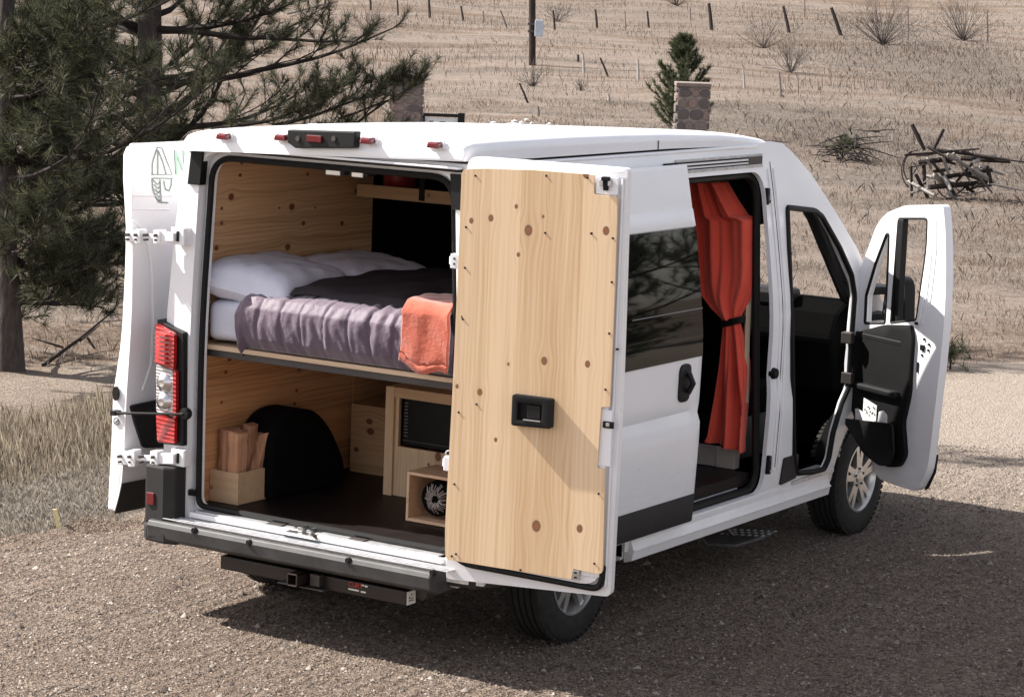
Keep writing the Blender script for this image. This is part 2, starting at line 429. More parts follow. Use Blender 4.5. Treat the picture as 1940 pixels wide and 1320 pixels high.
at = me.attributes.new('far', 'FLOAT', 'POINT'); at.data.foreach_set('value', np.clip((S_-14.5-3*(T_ < 0))/5, 0, 1).astype(np.float32).ravel())
at = me.attributes.new('st', 'FLOAT_VECTOR', 'POINT'); at.data.foreach_set('vector', np.stack([T_, S_, GZ], -1).astype(np.float32).ravel())
me.polygons.foreach_set('use_smooth', [True]*len(me.polygons))
me.flip_normals() if me.polygons[0].normal.z < 0 else None
b = NB('gravel_and_dry_grass_ground'); o = b.oc()
ga = b.n('ShaderNodeAttribute', attribute_name='grass').outputs['Fac']
fa = b.n('ShaderNodeAttribute', attribute_name='far').outputs['Fac']
st = b.n('ShaderNodeAttribute', attribute_name='st').outputs['Vector']
g1 = b.noise(o, 1.3, 5); g2 = b.noise(o, 85, 5, .75); g3 = b.noise(o, 9, 4, .65)
vo = b.vor(o, 55, out='Color'); vd = b.vor(o, 55)
gs = b.n('ShaderNodeSeparateColor'); b.l(vo, gs.inputs[0])
gcol = b.ramp(b.math('ADD', b.math('MULTIPLY', g2, .55), b.math('MULTIPLY', g3, .45)), [(.36, (.12, .095, .08)), (.5, (.32, .265, .225)), (.64, (.50, .43, .375))])
gcol = b.mix(b.math('MULTIPLY', b.math('POWER', gs.outputs[0], 2.5), .75), gcol, (.62, .56, .51))
speck = b.math('GREATER_THAN', gs.outputs[1], .78)
gcol = b.mix(b.math('MULTIPLY', speck, .75), gcol, (.10, .08, .07))
v2 = b.n('ShaderNodeSeparateColor'); b.l(b.vor(o, 17, out='Color'), v2.inputs[0])
gcol = b.mix(b.math('MULTIPLY', b.math('GREATER_THAN', v2.outputs[0], .82), .35), gcol, (.14, .11, .095))
gcol = b.mix(b.math('MULTIPLY', b.math('SUBTRACT', b.noise(o, .55, 4, .6), .42), 1.6, clamp=True), gcol, (.22, .165, .135))
gcol = b.mix(b.math('MULTIPLY', g1, .35), gcol, (.33, .255, .21))
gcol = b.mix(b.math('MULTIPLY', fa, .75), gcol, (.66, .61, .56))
h1 = b.noise(b.map(st, (.10, .32, 1), rot=(0, 0, .15)), 1, 5, .6); h2 = b.noise(b.map(st, (1.6, 2.2, 1)), 1, 5, .7); h3 = b.noise(b.map(st, (14, 7, 1)), 1, 4, .7)
hc = b.ramp(h1, [(.34, (.22, .15, .10)), (.43, (.36, .265, .20)), (.50, (.52, .44, .385)), (.58, (.40, .34, .295)), (.66, (.25, .215, .19))])
hc = b.mix(b.math('MULTIPLY', b.math('SUBTRACT', h2, .44), 2.4, clamp=True), hc, (.24, .19, .16))
scr = b.n('ShaderNodeAttribute', attribute_name='scrub').outputs['Fac']
hc = b.mix(b.math('MULTIPLY', scr, .75), hc, (.17, .145, .13))
hc = b.mix(b.math('MULTIPLY', b.math('SUBTRACT', h3, .44), 2.2, clamp=True), hc, (.78, .71, .63))
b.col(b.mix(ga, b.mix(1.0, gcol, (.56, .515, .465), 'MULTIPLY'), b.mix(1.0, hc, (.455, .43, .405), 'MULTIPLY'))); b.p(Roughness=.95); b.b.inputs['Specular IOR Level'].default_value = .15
tr = b.n('ShaderNodeTexWave', bands_direction='X', wave_profile='SIN'); b.l(b.map(o, (1, 1, 1), rot=(0, 0, -.085)), tr.inputs[0])
tr.inputs['Scale'].default_value = 3.4; tr.inputs['Distortion'].default_value = 1.4; tr.inputs['Detail'].default_value = 2; tr.inputs['Detail Scale'].default_value = 1.5
n0 = b.bump(b.noise(o, 2.6, 3, .5), .09, .55); n0 = b.bump(g3, .05, .6, n0); trk = b.math('MULTIPLY', b.math('MULTIPLY', tr.outputs['Fac'], b.math('SUBTRACT', 1, b.math('MULTIPLY', fa, .9))), b.math('GREATER_THAN', b.noise(b.map(o, (1.1, .12, 1)), 1, 2), .47)); n0 = b.bump(trk, .03, .8, n0); n0 = b.bump(g2, .006, .7, n0); n0 = b.bump(b.math('POWER', vd, 1.5), .016, 1.0, n0); b.bump(b.vor(o, 130), .007, 1.0, n0)
me.materials.append(b.m)
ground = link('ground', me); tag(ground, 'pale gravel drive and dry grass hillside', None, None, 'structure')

# ------------------------------------------------------------------ loose stones and grass
def gz(x, y): return tz(x, y)
def scatter(smin, smax, tf0, tf1, n, power=1):
    s = smin+(smax-smin)*rng.random(n)**power
    half = s*970/FOC
    t = s*0 + (tf0+(tf1-tf0)*rng.random(n))*half
    return CAM[0]+s*FH[0]+t*LH[0], CAM[1]+s*FH[1]+t*LH[1], s, t
def stones(name, n, smin, smax, szf, mats, cond, label):
    x, y, s, t = scatter(smin, smax, -1.15, 1.15, n, .8)
    k = cond(x, y, s, t); x, y = x[k], y[k]; n = len(x)
    sz = szf(n)
    base = np.array([(1, 0, 0), (-.5, .87, 0), (-.5, -.87, 0), (.2, .1, .75), (-.2, -.2, -.4)])
    fc = np.array([(0, 1, 3), (1, 2, 3), (2, 0, 3)])
    an = rng.random(n)*6.28; ca, sa = np.cos(an), np.sin(an)
    j = 1+.5*(rng.random((n, 5, 3))-.5); V = base[None]*j
    X = V[:, :, 0]*ca[:, None]-V[:, :, 1]*sa[:, None]*.7; Y = V[:, :, 0]*sa[:, None]+V[:, :, 1]*ca[:, None]*.7
    P = np.stack([X*sz[:, None]+x[:, None], Y*sz[:, None]+y[:, None], V[:, :, 2]*sz[:, None]+gz(x, y)[:, None]+.002], -1).reshape(-1, 3)
    F = (fc[None]+np.arange(n)[:, None, None]*5).reshape(-1, 3)
    me = bpy.data.meshes.new(name); me.vertices.add(len(P)); me.vertices.foreach_set('co', P.ravel())
    me.loops.add(F.size); me.loops.foreach_set('vertex_index', F.ravel()); me.polygons.add(len(F))
    me.polygons.foreach_set('loop_start', np.arange(0, F.size, 3)); me.polygons.foreach_set('loop_total', [3]*len(F)); me.update()
    me.materials.append(mats); o = link(name, me); return tag(o, label, 'gravel', None, 'stuff')
b = NB('pebble_mix'); rn = b.n('ShaderNodeNewGeometry').outputs['Random Per Island']
b.col(b.ramp(rn, [(0, (.04, .030, .025)), (.35, (.12, .094, .077)), (.8, (.19, .155, .128)), (1, (.33, .29, .25))])); b.p(Roughness=.9)
PEB = b.m
onroad = lambda x, y, s, t: edge_fn(x, y) < .4
stones('gravel', 170000, 8.5, 19, lambda n: .0035+.010*rng.random(n)**4, PEB, onroad, 'loose gravel scattered over the drive around the van')
stones('large_stones', 500, 9, 19, lambda n: .012+.018*rng.random(n)**4, PEB, onroad, 'scattered fist sized stones on the drive')
stones('clods', 6500, 9, 17, lambda n: .010+.022*rng.random(n)**4, PEB, lambda x, y, s, t: (edge_fn(x, y) > .01) & (edge_fn(x, y) < .6) | ((edge_fn(x, y) < .3) & (rng.random(len(x)) < .30)), 'larger stones and clods along the verge of the drive')
def blades(name, x, y, h, wd, mat, label, lean=.35, cat='grass'):
    n = len(x); z = gz(x, y)
    an = rng.random(n)*6.28; l = lean*h*rng.random(n); dx, dy = np.cos(an)*l, np.sin(an)*l
    pa = rng.random(n)*3.14; px, py = np.cos(pa)*wd/2, np.sin(pa)*wd/2
    P = np.stack([np.stack([x-px, y-py, z-.01], -1), np.stack([x+px, y+py, z-.01], -1),
                  np.stack([x+dx*.4+px*.6, y+dy*.4+py*.6, z+h*.6], -1), np.stack([x+dx, y+dy, z+h], -1)], 1).reshape(-1, 3)
    F = (np.array([(0, 1, 2), (0, 2, 3)])[None]+np.arange(n)[:, None, None]*4).reshape(-1, 3)
    me = bpy.data.meshes.new(name); me.vertices.add(len(P)); me.vertices.foreach_set('co', P.ravel())
    me.loops.add(F.size); me.loops.foreach_set('vertex_index', F.ravel()); me.polygons.add(len(F))
    me.polygons.foreach_set('loop_start', np.arange(0, F.size, 3)); me.polygons.foreach_set('loop_total', [3]*len(F)); me.update()
    me.materials.append(mat); o = link(name, me); return tag(o, label, cat, None, 'stuff')
def grassmat(name, a, b_, c):
    b = NB(name); rn = b.n('ShaderNodeNewGeometry').outputs['Random Per Island']
    cr = b.ramp(rn, [(0, a), (.5, b_), (1, c)]); b.col(cr); b.p(Roughness=.9); b.b.inputs['Specular IOR Level'].default_value = .1
    tl = b.n('ShaderNodeBsdfTranslucent'); b.l(cr, tl.inputs[0]); mx = b.n('ShaderNodeMixShader'); mx.inputs[0].default_value = .45
    b.l(b.b.outputs[0], mx.inputs[1]); b.l(tl.outputs[0], mx.inputs[2]); b.l(mx.outputs[0], b.t.nodes['Material Output'].inputs[0])
    return b.m
DRY = grassmat('dry_grass_blades', (.12, .095, .065), (.24, .20, .15), (.38, .33, .26))
DRYH = grassmat('hill_grass_blades', (.09, .068, .05), (.20, .16, .13), (.34, .29, .25))
DULL = grassmat('dull_green_blades', (.10, .11, .05), (.20, .20, .11), (.34, .30, .19))
x, y, s, t = scatter(12.5, 20, -1.2, -.2, 70000); k = (edge_fn(x, y) > rng.random(len(x))*.9+.08)
x, y, s, t = x[k], y[k], s[k], t[k]; tall = np.clip((s-16.1-(t+3.0)*1.5)/1.2, 0, 1)
blades('grass', x, y, (.015+.035*rng.random(len(x)))+tall*(.03+.15*rng.random(len(x))**1.5), .004+.003*rng.random(len(x)), DRY, 'tall dry straw coloured grass on the verge left of the van')
x, y, s, t = scatter(12.5, 18, -1.2, -.2, 60000); k = (edge_fn(x, y) > rng.random(len(x))*.9+.08)
blades('grass_mat', x[k], y[k], .012+.04*rng.random(k.sum()), .005+.004*rng.random(k.sum()), grassmat('grey_matted_grass', (.10, .09, .08), (.22, .20, .175), (.36, .33, .29)), 'short matted dry grass between the drive and the tall verge', 1.2)
x, y, s, t = scatter(20.5, 60, -1.3, 1.3, 270000, .75); k = (edge_fn(x, y) > .3+.5*rng.random(len(x)))
x, y, s = x[k], y[k], s[k]; cl = np.sin(x*1.7+np.sin(y*1.1)*2)*np.sin(y*1.9+x*.6)
k = cl > rng.random(len(x))*1.4-.9; x, y, s, cl = x[k], y[k], s[k], cl[k]
blades('hill_grass', x, y, (.012+.07*rng.random(len(x))**2.5)*(1+.5*cl), .004+s*.00012, DRYH, 'dry tussock grass on the lower hillside behind the van', .8)
x, y, s, t = scatter(60, 130, -1.25, 1.25, 110000, .8)
cl = np.sin(x*.6+np.sin(y*.45)*2)*np.sin(y*.7+x*.3); k = cl > rng.random(len(x))*1.6-.8; x, y, s = x[k], y[k], s[k]
blades('far_hill_grass', x, y, .03+.14*rng.random(len(x))**2, .008+s*.00014, DRYH, 'pale dry grass on the upper hillside', .6)
x, y, s, t = scatter(30, 120, -.3, 1.25, 80000, .8)
k = np.zeros(len(x), bool)
for (a_, b_, sx_, sy_, am) in ((1560, 265, 230, 45, .8), (1850, 300, 170, 60, 1.), (1900, 480, 160, 90, .6), (1700, 110, 250, 40, .7), (1900, 150, 140, 60, .7)):
    g_ = hg((a_, b_)); sg_ = (g_[0]-CAM[0])*FH[0]+(g_[1]-CAM[1])*FH[1]; tg_ = (g_[0]-CAM[0])*LH[0]+(g_[1]-CAM[1])*LH[1]
    k |= np.exp(-((s-sg_)/(sg_*sg_/(3.*FOC)*sy_))**2-((t-tg_)/(sx_*sg_/FOC))**2)*am > rng.random(len(x))*1.1
x, y, s = x[k], y[k], s[k]
blades('scrub', x, y, .03+.17*rng.random(len(x))**2.5, .006+s*.00013, grassmat('grey_scrub', (.04, .034, .03), (.10, .085, .075), (.20, .175, .155)), 'low grey brush on the hillside behind the passenger door', 1.0)
# taller reddish stems standing in streaks
x, y, s, t = scatter(50, 120, -1.2, 1.2, 9000, .9); k = (np.sin(s*.28+t*.10)+.5*np.sin(t*.5+s*.3) > .75)
x, y, s = x[k], y[k], s[k]
blades('brown_weeds', x, y, .10+.32*rng.random(len(x)), .012+s*.00012, grassmat('brown_stems', (.10, .065, .045), (.17, .115, .08), (.26, .19, .14)), 'brown weed stalks in streaks across the hillside', .25)

# ================================================================== THE VAN
van = thing('camper_van', (0, 2.7, 0), 'white high roof camper van with its rear, side and passenger doors open', 'van')
SZ = [.30, .45, .60, .95, 1.06, 1.12, 1.2, 1.45, 1.60, 1.9, 2.2, 2.42, 2.52]
SX = [.985, 1.02, 1.03, 1.045, 1.045, 1.032, 1.035, 1.04, 1.03, .99, .945, .905, .885]
def S(z): return float(np.interp(z, SZ, SX))
def taper(y): return 1-.045*max(0, (.35-y)/.35)**2-.10*max(0, (y-4.6)/1.0)**2
def side(sgn, off=0):
    return lambda y, z: (sgn*(S(z)*taper(y)+off), y, z)
# the sheet metal of both sides
def arch(cy, r, z0, n=14, zc=.37):
    a0 = math.asin((z0-zc)/r); return [(cy+r*math.cos(math.pi-a0-(math.pi-2*a0)*i/n), zc+r*math.sin(math.pi-a0-(math.pi-2*a0)*i/n)) for i in range(n+1)]
nose = [(hx(a, .90)[1], hx(a, .90)[2]) for a in [(1468, 262), (1500, 287), (1530, 330), (1565, 400), (1595, 465), (1617, 528)]]
low = [(.22, .50), (.45, .44)]+arch(1.015, .47, .40)+[(1.6, .36), (3.2, .36), (3.93, .36)]+arch(4.475, .49, .42)+[(5.15, .40), (5.50, .42)]
side_out = low+[(5.56, .75), (5.50, 1.0), (5.30, 1.12), (5.0, 1.25), (4.62, 1.40)]+nose[:0:-1]+[(3.33, 2.50), (3.18, 2.515), (2.9, 2.50), (.22, 2.49)]
fd_px = [(1490, 393), (1543, 399), (1556, 410), (1590, 470), (1612, 520), (1618, 560), (1612, 640), (1606, 735), (1594, 762), (1577, 820), (1569, 868), (1560, 888), (1540, 893), (1508, 896), (1503, 870), (1499, 640), (1493, 470)]
fd_hole = []
for a in fd_px:
    x = 1.0
    for _ in range(5): q = hx(a, x); x = S(q[2])
    fd_hole.append((q[1], q[2]))
fd_hole = rpoly(fd_hole, .02, 3)
sd_hole = rpoly([(1.78, .485), (3.045, .485), (3.045, 2.35), (1.78, 2.35)], [.05, .12, .14, .1], 6)
BS = dict(step=.11, thick=.025)
skin('side_panel', side_out, side(1), WHITE, van, [sd_hole, fd_hole], nrm=(1, 0, 0), **BS)
skin('side_panel', side_out, side(-1), WHITE, van, [], nrm=(-1, 0, 0), **BS)
# rear end: door frame with rounded opening
def rearmap(x, z):
    e = max(0, abs(x)-.82); return (x, .085+.9*e*e+.02*max(0, z-2.3), z)
ro = [(s*S(z)*taper(.22)*1.0, z) for s, zs in ((-1, [.46, .7, 1., 1.3, 1.6, 1.9, 2.2, 2.42]),) for z in zs]
rear_out = [(-S(z)*taper(.2), z) for z in (.46, .7, 1., 1.3, 1.6, 1.9, 2.2, 2.42)]+[(-.86, 2.50), (.86, 2.50)]+[(S(z)*taper(.2), z) for z in (2.42, 2.2, 1.9, 1.6, 1.3, 1., .7, .46)]
rhole = rpoly([(-.835, .575), (-.838, 1.5), (-.785, 2.455), (.785, 2.455), (.838, 1.5), (.835, .575)], [.03, .3, .13, .13, .3, .03], 7)
skin('rear_frame', rear_out, rearmap, WHITE, van, [rhole], step=.05, thick=.06, nrm=(0, -1, 0))
# inner jamb, a step back from the frame, and the black weather strip
rh2 = rpoly([(-.797, .598), (-.80, 1.5), (-.745, 2.425), (.745, 2.425), (.80, 1.5), (.797, .598)], [.05, .3, .13, .13, .3, .05], 7)
skin('door_jamb', rpoly([(-.90, .56), (-.90, 1.5), (-.84, 2.48), (.84, 2.48), (.90, 1.5), (.90, .56)], .05, 3), lambda x, z: (x, .15, z), WHITE, van, [rh2], step=.1, thick=.03, nrm=(0, -1, 0))
obj('weather_strip', ribbon_loop([(x, .135, z) for x, z in rh2], .016, 8), SEAL, van, smooth=True)
for s in (-1, 1):
    m = MB(); m.prism([(s*.84, .072, 2.45), (s*.765, .072, 2.45), (s*.78, .072, 2.28), (s*.86, .072, 2.28)], (0, .05, 0)); obj('corner_seal', m, SEAL, van)
bx('header_gap', (-.80, .045, 2.462), (.83, .084, 2.474), SEAL, van, 0)
bx('header_lip', (-.79, .040, 2.474), (.83, .084, 2.486), WHITE, van, .003)
for x0, x1 in ((-.03, .06), (.13, .20)):
    k = bx('striker', (x0, .14, 2.385), (x1, .20, 2.425), CHROME, van, .004); bx('striker_housing', (x0-.02, .15, 2.39), (x1+.02, .22, 2.44), BLACK, van, .004)
# roof
st = [(.035, 2.485, .86, 2.50), (.040, 2.485, .866, 2.572), (.06, 2.485, .872, 2.590), (.12, 2.485, .878, 2.600), (.35, 2.48, .885, 2.606), (1, 2.48, .887, 2.606), (1.5, 2.48, .887, 2.600), (2, 2.48, .887, 2.588), (2.6, 2.47, .885, 2.562), (2.9, 2.45, .882, 2.540), (3.15, 2.42, .878, 2.512), (3.3, 2.38, .872, 2.478), (3.45, 2.30, .865, 2.43), (3.55, 2.25, .85, 2.36)]
m = MB(); NN = 36
for (y, zb, hw, zt) in st:
    for k in range(NN+1):
        t = math.pi*k/NN; c, s = math.cos(t), math.sin(t)
        px_ = hw*math.copysign(abs(c)**.17, c); cr = 1-.05*(px_/hw)**2
        m.v.append((px_, y, zb+(zt-zb)*(abs(s)**.38)*cr+.036*px_))
for i in range(len(st)-1):
    for k in range(NN):
        q = i*(NN+1)+k; m.f.append((q, q+1, q+NN+2, q+NN+1)); m.m.append(0)
m.f.append(tuple(range(NN+1))); m.m.append(0)
ro = obj('roof', m, WHITE, van, smooth=True, angle=50)
for s in (-1, 1):   # drip rails and stamped lines along the roof edge
    mm = MB(); mm.tube([(s*.893, y, 2.492) for y in (.25, 1, 2, 3.0)], .010, 8); obj('drip_rail', mm, WHITE, van, smooth=True)
for xx in (.62, .30, 0, -.3, -.62):
    m = MB()
    zr_ = 2.600+.036*xx; m.prism([(xx-.05, .8, zr_-.03), (xx+.05, .8, zr_-.03), (xx+.035, .8, zr_+.006), (xx-.035, .8, zr_+.006)], (0, 1.7, -.045)); obj('roof_rib', m, WHITE, van, bevel=.008)
m = MB(); m.box((.888, 1.86, 2.45), (.8915, 1.866, 2.56)); obj('roof_seam', m, DARKMET, van)
# rear roof lamps and the camera housing
def lamp(px, py, wd=.075, hh=.03):
    q = hy((px, py), .03); m = MB(); c = (q[0], .022, q[2]); m.prism([(c[0]-wd/2, .038, c[2]-hh/2), (c[0]+wd/2, .038, c[2]-hh/2), (c[0]+wd*.42, .038, c[2]+hh/2), (c[0]-wd*.42, .038, c[2]+hh/2)], (0, -.045, -.006))
    o = obj('marker_lamp', m, REDDARK, van, bevel=.008)
    m = MB(); m.box((c[0]-wd*.62, .030, c[2]-hh*.72), (c[0]+wd*.62, .041, c[2]+hh*.62)); obj('lamp_base', m, WHITE, o, bevel=.004)
for a in ((427, 257), (537, 259), (700, 265), (827, 273)): lamp(*a)
q1, q2 = hy((552, 262), .03), hy((681, 266), .03)
m = MB(); m.prism([(q1[0], .045, q1[2]+.043), (q2[0], .045, q2[2]+.043), (q2[0]-.005, .045, q2[2]-.038), (q1[0]+.05, .045, q1[2]-.045), (q1[0], .045, q1[2]-.02)], (0, -.05, 0))
ch = obj('brake_light_camera_housing', m, BLACK, van, bevel=.006)
qq = hy((597, 262), -.005); m = MB(); m.box((qq[0]-.045, -.018, qq[2]-.02), (qq[0]+.045, -.004, qq[2]+.014)); obj('brake_light', m, REDDARK, ch, bevel=.004)
for pxx in (565, 633):
    qq = hy((pxx, 263), -.005); m = MB(); m.lathe([(0, -.012), (.013, -.012), (.014, -.004)], (qq[0], 0, qq[2]), 14, 'y'); obj('camera_lens', m, DARKMET, ch, smooth=True)
# tail lamp on the left pillar (and its twin behind the open door)
def taillight(s):
    pts = [(1.055, 1.545), (.862, 1.50), (.852, .93), (1.03, .915), (1.06, 1.2)]
    def tp(x, z, d=0): return (s*x, .04+.55*max(0, x-.86)**1.6-d, z)
    mb = MB(); mb.prism([tp(x+.012*(1 if x > 1 else -1), z+.012*(1 if z > 1.2 else -1), -.01) for x, z in pts], (0, .11, 0))
    t = obj('tail_lamp', mb, BLACK, van, bevel=.006)
    def seg(name, pp, mat, d=.012):
        k = skin(name, rpoly(pp, .012, 3), lambda x, z: tp(x, z, d), mat, t, step=.03, thick=.02, nrm=(0, -1, 0)); return k
    seg('lens', [(1.05, 1.54), (.895, 1.505), (.895, 1.315), (1.05, 1.335)], REDLENS)
    seg('lens', [(1.035, 1.065), (.88, 1.06), (.88, .93), (1.02, .92)], REDLENS)
    seg('lens', [(.900, 1.315), (.878, 1.315), (.872, 1.06), (.895, 1.06)], REDLENS)
    seg('reversing_lens', [(1.05, 1.325), (.905, 1.31), (.90, 1.07), (1.04, 1.075)], CLEARL, .006)
    for zc in (1.24, 1.14):
        mb = MB(); mb.lathe([(0, -.01), (.02, -.012), (.045, .004), (.05, .012)], (s*.965, .035-.006, zc), 20, 'y'); obj('reflector_bowl', mb, CHROME, t, smooth=True)
    mb = MB()
    for k in range(7): zz = 1.345+k*.024; mb.prism([(s*1.03, .014+.55*.17**1.6-.01, zz), (s*.945, .014+.55*.085**1.6-.01, zz-.004), (s*.945, .014+.55*.085**1.6-.01, zz+.006), (s*1.03, .014+.55*.17**1.6-.01, zz+.01)], (0, .02, 0))
    obj('lens_ribs', mb, lens('bright_red_rib', (.6, .05, .05), .2) if s < 0 else REDLENS, t)
    return t
taillight(-1); taillight(1)
# rear bumper
m = MB(); prof = [(.16, .535), (.02, .535), (-.045, .525), (-.06, .50), (-.05, .435), (.02, .405), (.16, .41)]
m.prism([(-.985, y, z) for y, z in prof], (1.80, 0, 0)); bp = obj('bumper', m, GREYP, van, bevel=.008)
m = MB()
for i, (y, wd) in enumerate(((-.025, .010), (.0, .010), (.025, .012), (.05, .012))): m.box((-.90, y-wd/2, .537), (.90, y+wd/2, .543))
obj('step_ribs', m, GALV, bp, bevel=.002)
for s in (-1, 1):
    m = MB(); pr_ = [(s*1.055, .12), (s*1.045, -.01), (s*1.0, -.045), (s*.87, -.055), (s*.80, -.03), (s*.80, .12)]
    ptop = .86; m.prism([(x, y, .41) for x, y in pr_], (0, 0, .09))
    if s > 0:
        m = MB(); m.prism([(x, y, .44) for x, y in ((.83, .09), (.83, .16), (.98, .24), (1.04, .45), (1.055, .45), (1.03, .2), (.97, .10))], (0, 0, .36)); obj('bumper_corner', m, DARKTRIM, van, bevel=.012); continue
    pr2 = [(s*1.065, .30), (s*1.06, .03), (s*1.03, -.02), (s*.90, -.03), (s*.845, .0), (s*.845, .14), (s*.9, .30)]
    m.prism([(x, y, .50) for x, y in pr2], (0, 0, .31)); cn = obj('bumper_corner', m, DARKTRIM if s < 0 else DARKTRIM, van, bevel=.012)
    m = MB(); m.box((s*.985-.026, -.034, .60), (s*.985+.026, -.015, .665)); obj('reflector', m, REDDARK, cn, bevel=.004)
for a in ((368, 1005), (472, 1028), (660, 1062), (820, 1085)):
    q = hy(a, -.055); m = MB(); m.lathe([(0, -.008), (.008, -.008), (.010, -.002), (.016, -.004), (.019, 0), (.019, .01)], (q[0], -.058, q[2]), 16, 'y')
    obj('parking_sensor', m, BLACK, bp, smooth=True)
bx('load_sill', (-.80, .06, .545), (.80, .16, .575), WHITE, van, .006)
bx('sill_plate', (-.77, .075, .576), (.77, .125, .583), GALV, van, .002)
m = MB(); m.box((-.77, .13, .585), (.77, .138, .606)); m.box((-.77, .17, .59), (.77, .176, .603)); obj('sill_edge_trim', m, GALV, van, bevel=.002)
m = MB(); m.prism([(-.17, .04, .552), (.06, .04, .552), (.03, .03, .575), (-.14, .03, .575)], (0, .10, .012)); m.box((-.08, .05, .585), (-.05, .11, .605)); m.box((-.02, .05, .585), (.0, .11, .600)); obj('lock_striker', m, CHROME, van, bevel=.003)
for xx in (-.30, .22): bx('sill_drain_cover', (xx, .075, .583), (xx+.10, .12, .589), DARKMET, van, .003)
# tow hitch
hq = hy((420, 1062), .03)
m = MB(); m.box((-.59, .07, .303), (.59, .15, .374)); hb = obj('hitch_bar', m, BROWNMET, van, bevel=.006)
m = MB(); m.box((.591, .074, .305), (.594, .146, .372)); obj('end_sticker', m, WHITEP, hb)
m = MB()
for i in range(7):
    yy = .085+random.random()*.045; zz = .318+random.random()*.04; m.box((.5945, yy, zz), (.5955, yy+.01, zz+.006))
obj('sticker_print', m, PRINT, hb)
rq = hy((562, 1096), .0)
m = MB(); c = (rq[0], .06, rq[2]); a = .033
for (p0, p1) in (((-a, -.1, -a), (a, .02, -a+.008)), ((-a, -.1, a-.008), (a, .02, a)), ((-a, -.1, -a), (-a+.008, .02, a)), ((a-.008, -.1, -a), (a, .02, a))):
    m.box(tuple(c[i]+p0[i] for i in range(3)), tuple(c[i]+p1[i] for i in range(3)))
obj('receiver_tube', m, BROWNMET, hb, bevel=.002)
m = MB(); m.box((c[0]-.13, .01, c[2]-.045), (c[0]+.16, .09, c[2]-.037)); m.box((c[0]+.06, .03, c[2]-.03), (c[0]+.12, .069, c[2]+.03)); obj('chain_plate', m, DARKMET, hb, bevel=.002)
def text(name, s, size, loc, rot, mat, parent, ext=.0008, align='LEFT'):
    cu = bpy.data.curves.new(name, 'FONT'); cu.body = s; cu.size = size; cu.extrude = ext; cu.align_x = align
    o = bpy.data.objects.new(name, cu); me = bpy.data.meshes.new_from_object(o); bpy.data.objects.remove(o)
    mat4 = Matrix.Translation(Vector(loc)) @ rot; me.transform(mat4); me.materials.append(mat)
    return link(name, me, parent)
FACE_REAR = Matrix(((1, 0, 0, 0), (0, 0, -1, 0), (0, 1, 0, 0), (0, 0, 0, 1)))   # text read from behind the van
q = hy((660, 1108), .067); text('hitch_lettering', 'CURT', .034, (q[0], .067, q[2]-.004), FACE_REAR, REDP, hb)
m = MB()
for (u0, u1, v) in ((.078, .095, .010), (.100, .118, .008), (0, .065, -.022), (.078, .108, -.024)): m.box((q[0]+u0, .067, q[2]+v), (q[0]+u1, .069, q[2]+v+.008))
obj('hitch_small_print', m, WHITEP, hb)
# exhaust, axle and underbody seen below the bumper
m = MB(); m.tube([(.62, .15, .36), (.66, .5, .37), (.62, 1.3, .40)], .04, 10); obj('exhaust_pipe', m, DARKMET, van, smooth=True)
m = MB(); m.tube([(-.85, 1.015, .37), (.85, 1.015, .37)], .05, 10); m.box((-.5, .15, .40), (-.42, 3.8, .47)); m.box((.42, .15, .40), (.5, 3.8, .47)); obj('axle_and_frame_rails', m, DARKMET, van)
m = MB(); m.box((.56, .12, .425), (.86, .55, .45)); obj('heat_shield', m, GALV, van, bevel=.004)
bx('underbody', (-.93, .16, .47), (.93, 5.3, .52), FELT, van, 0)
bx('cargo_floor', (-.93, .178, .525), (.93, 3.05, .591), DFLOOR, van, 0)
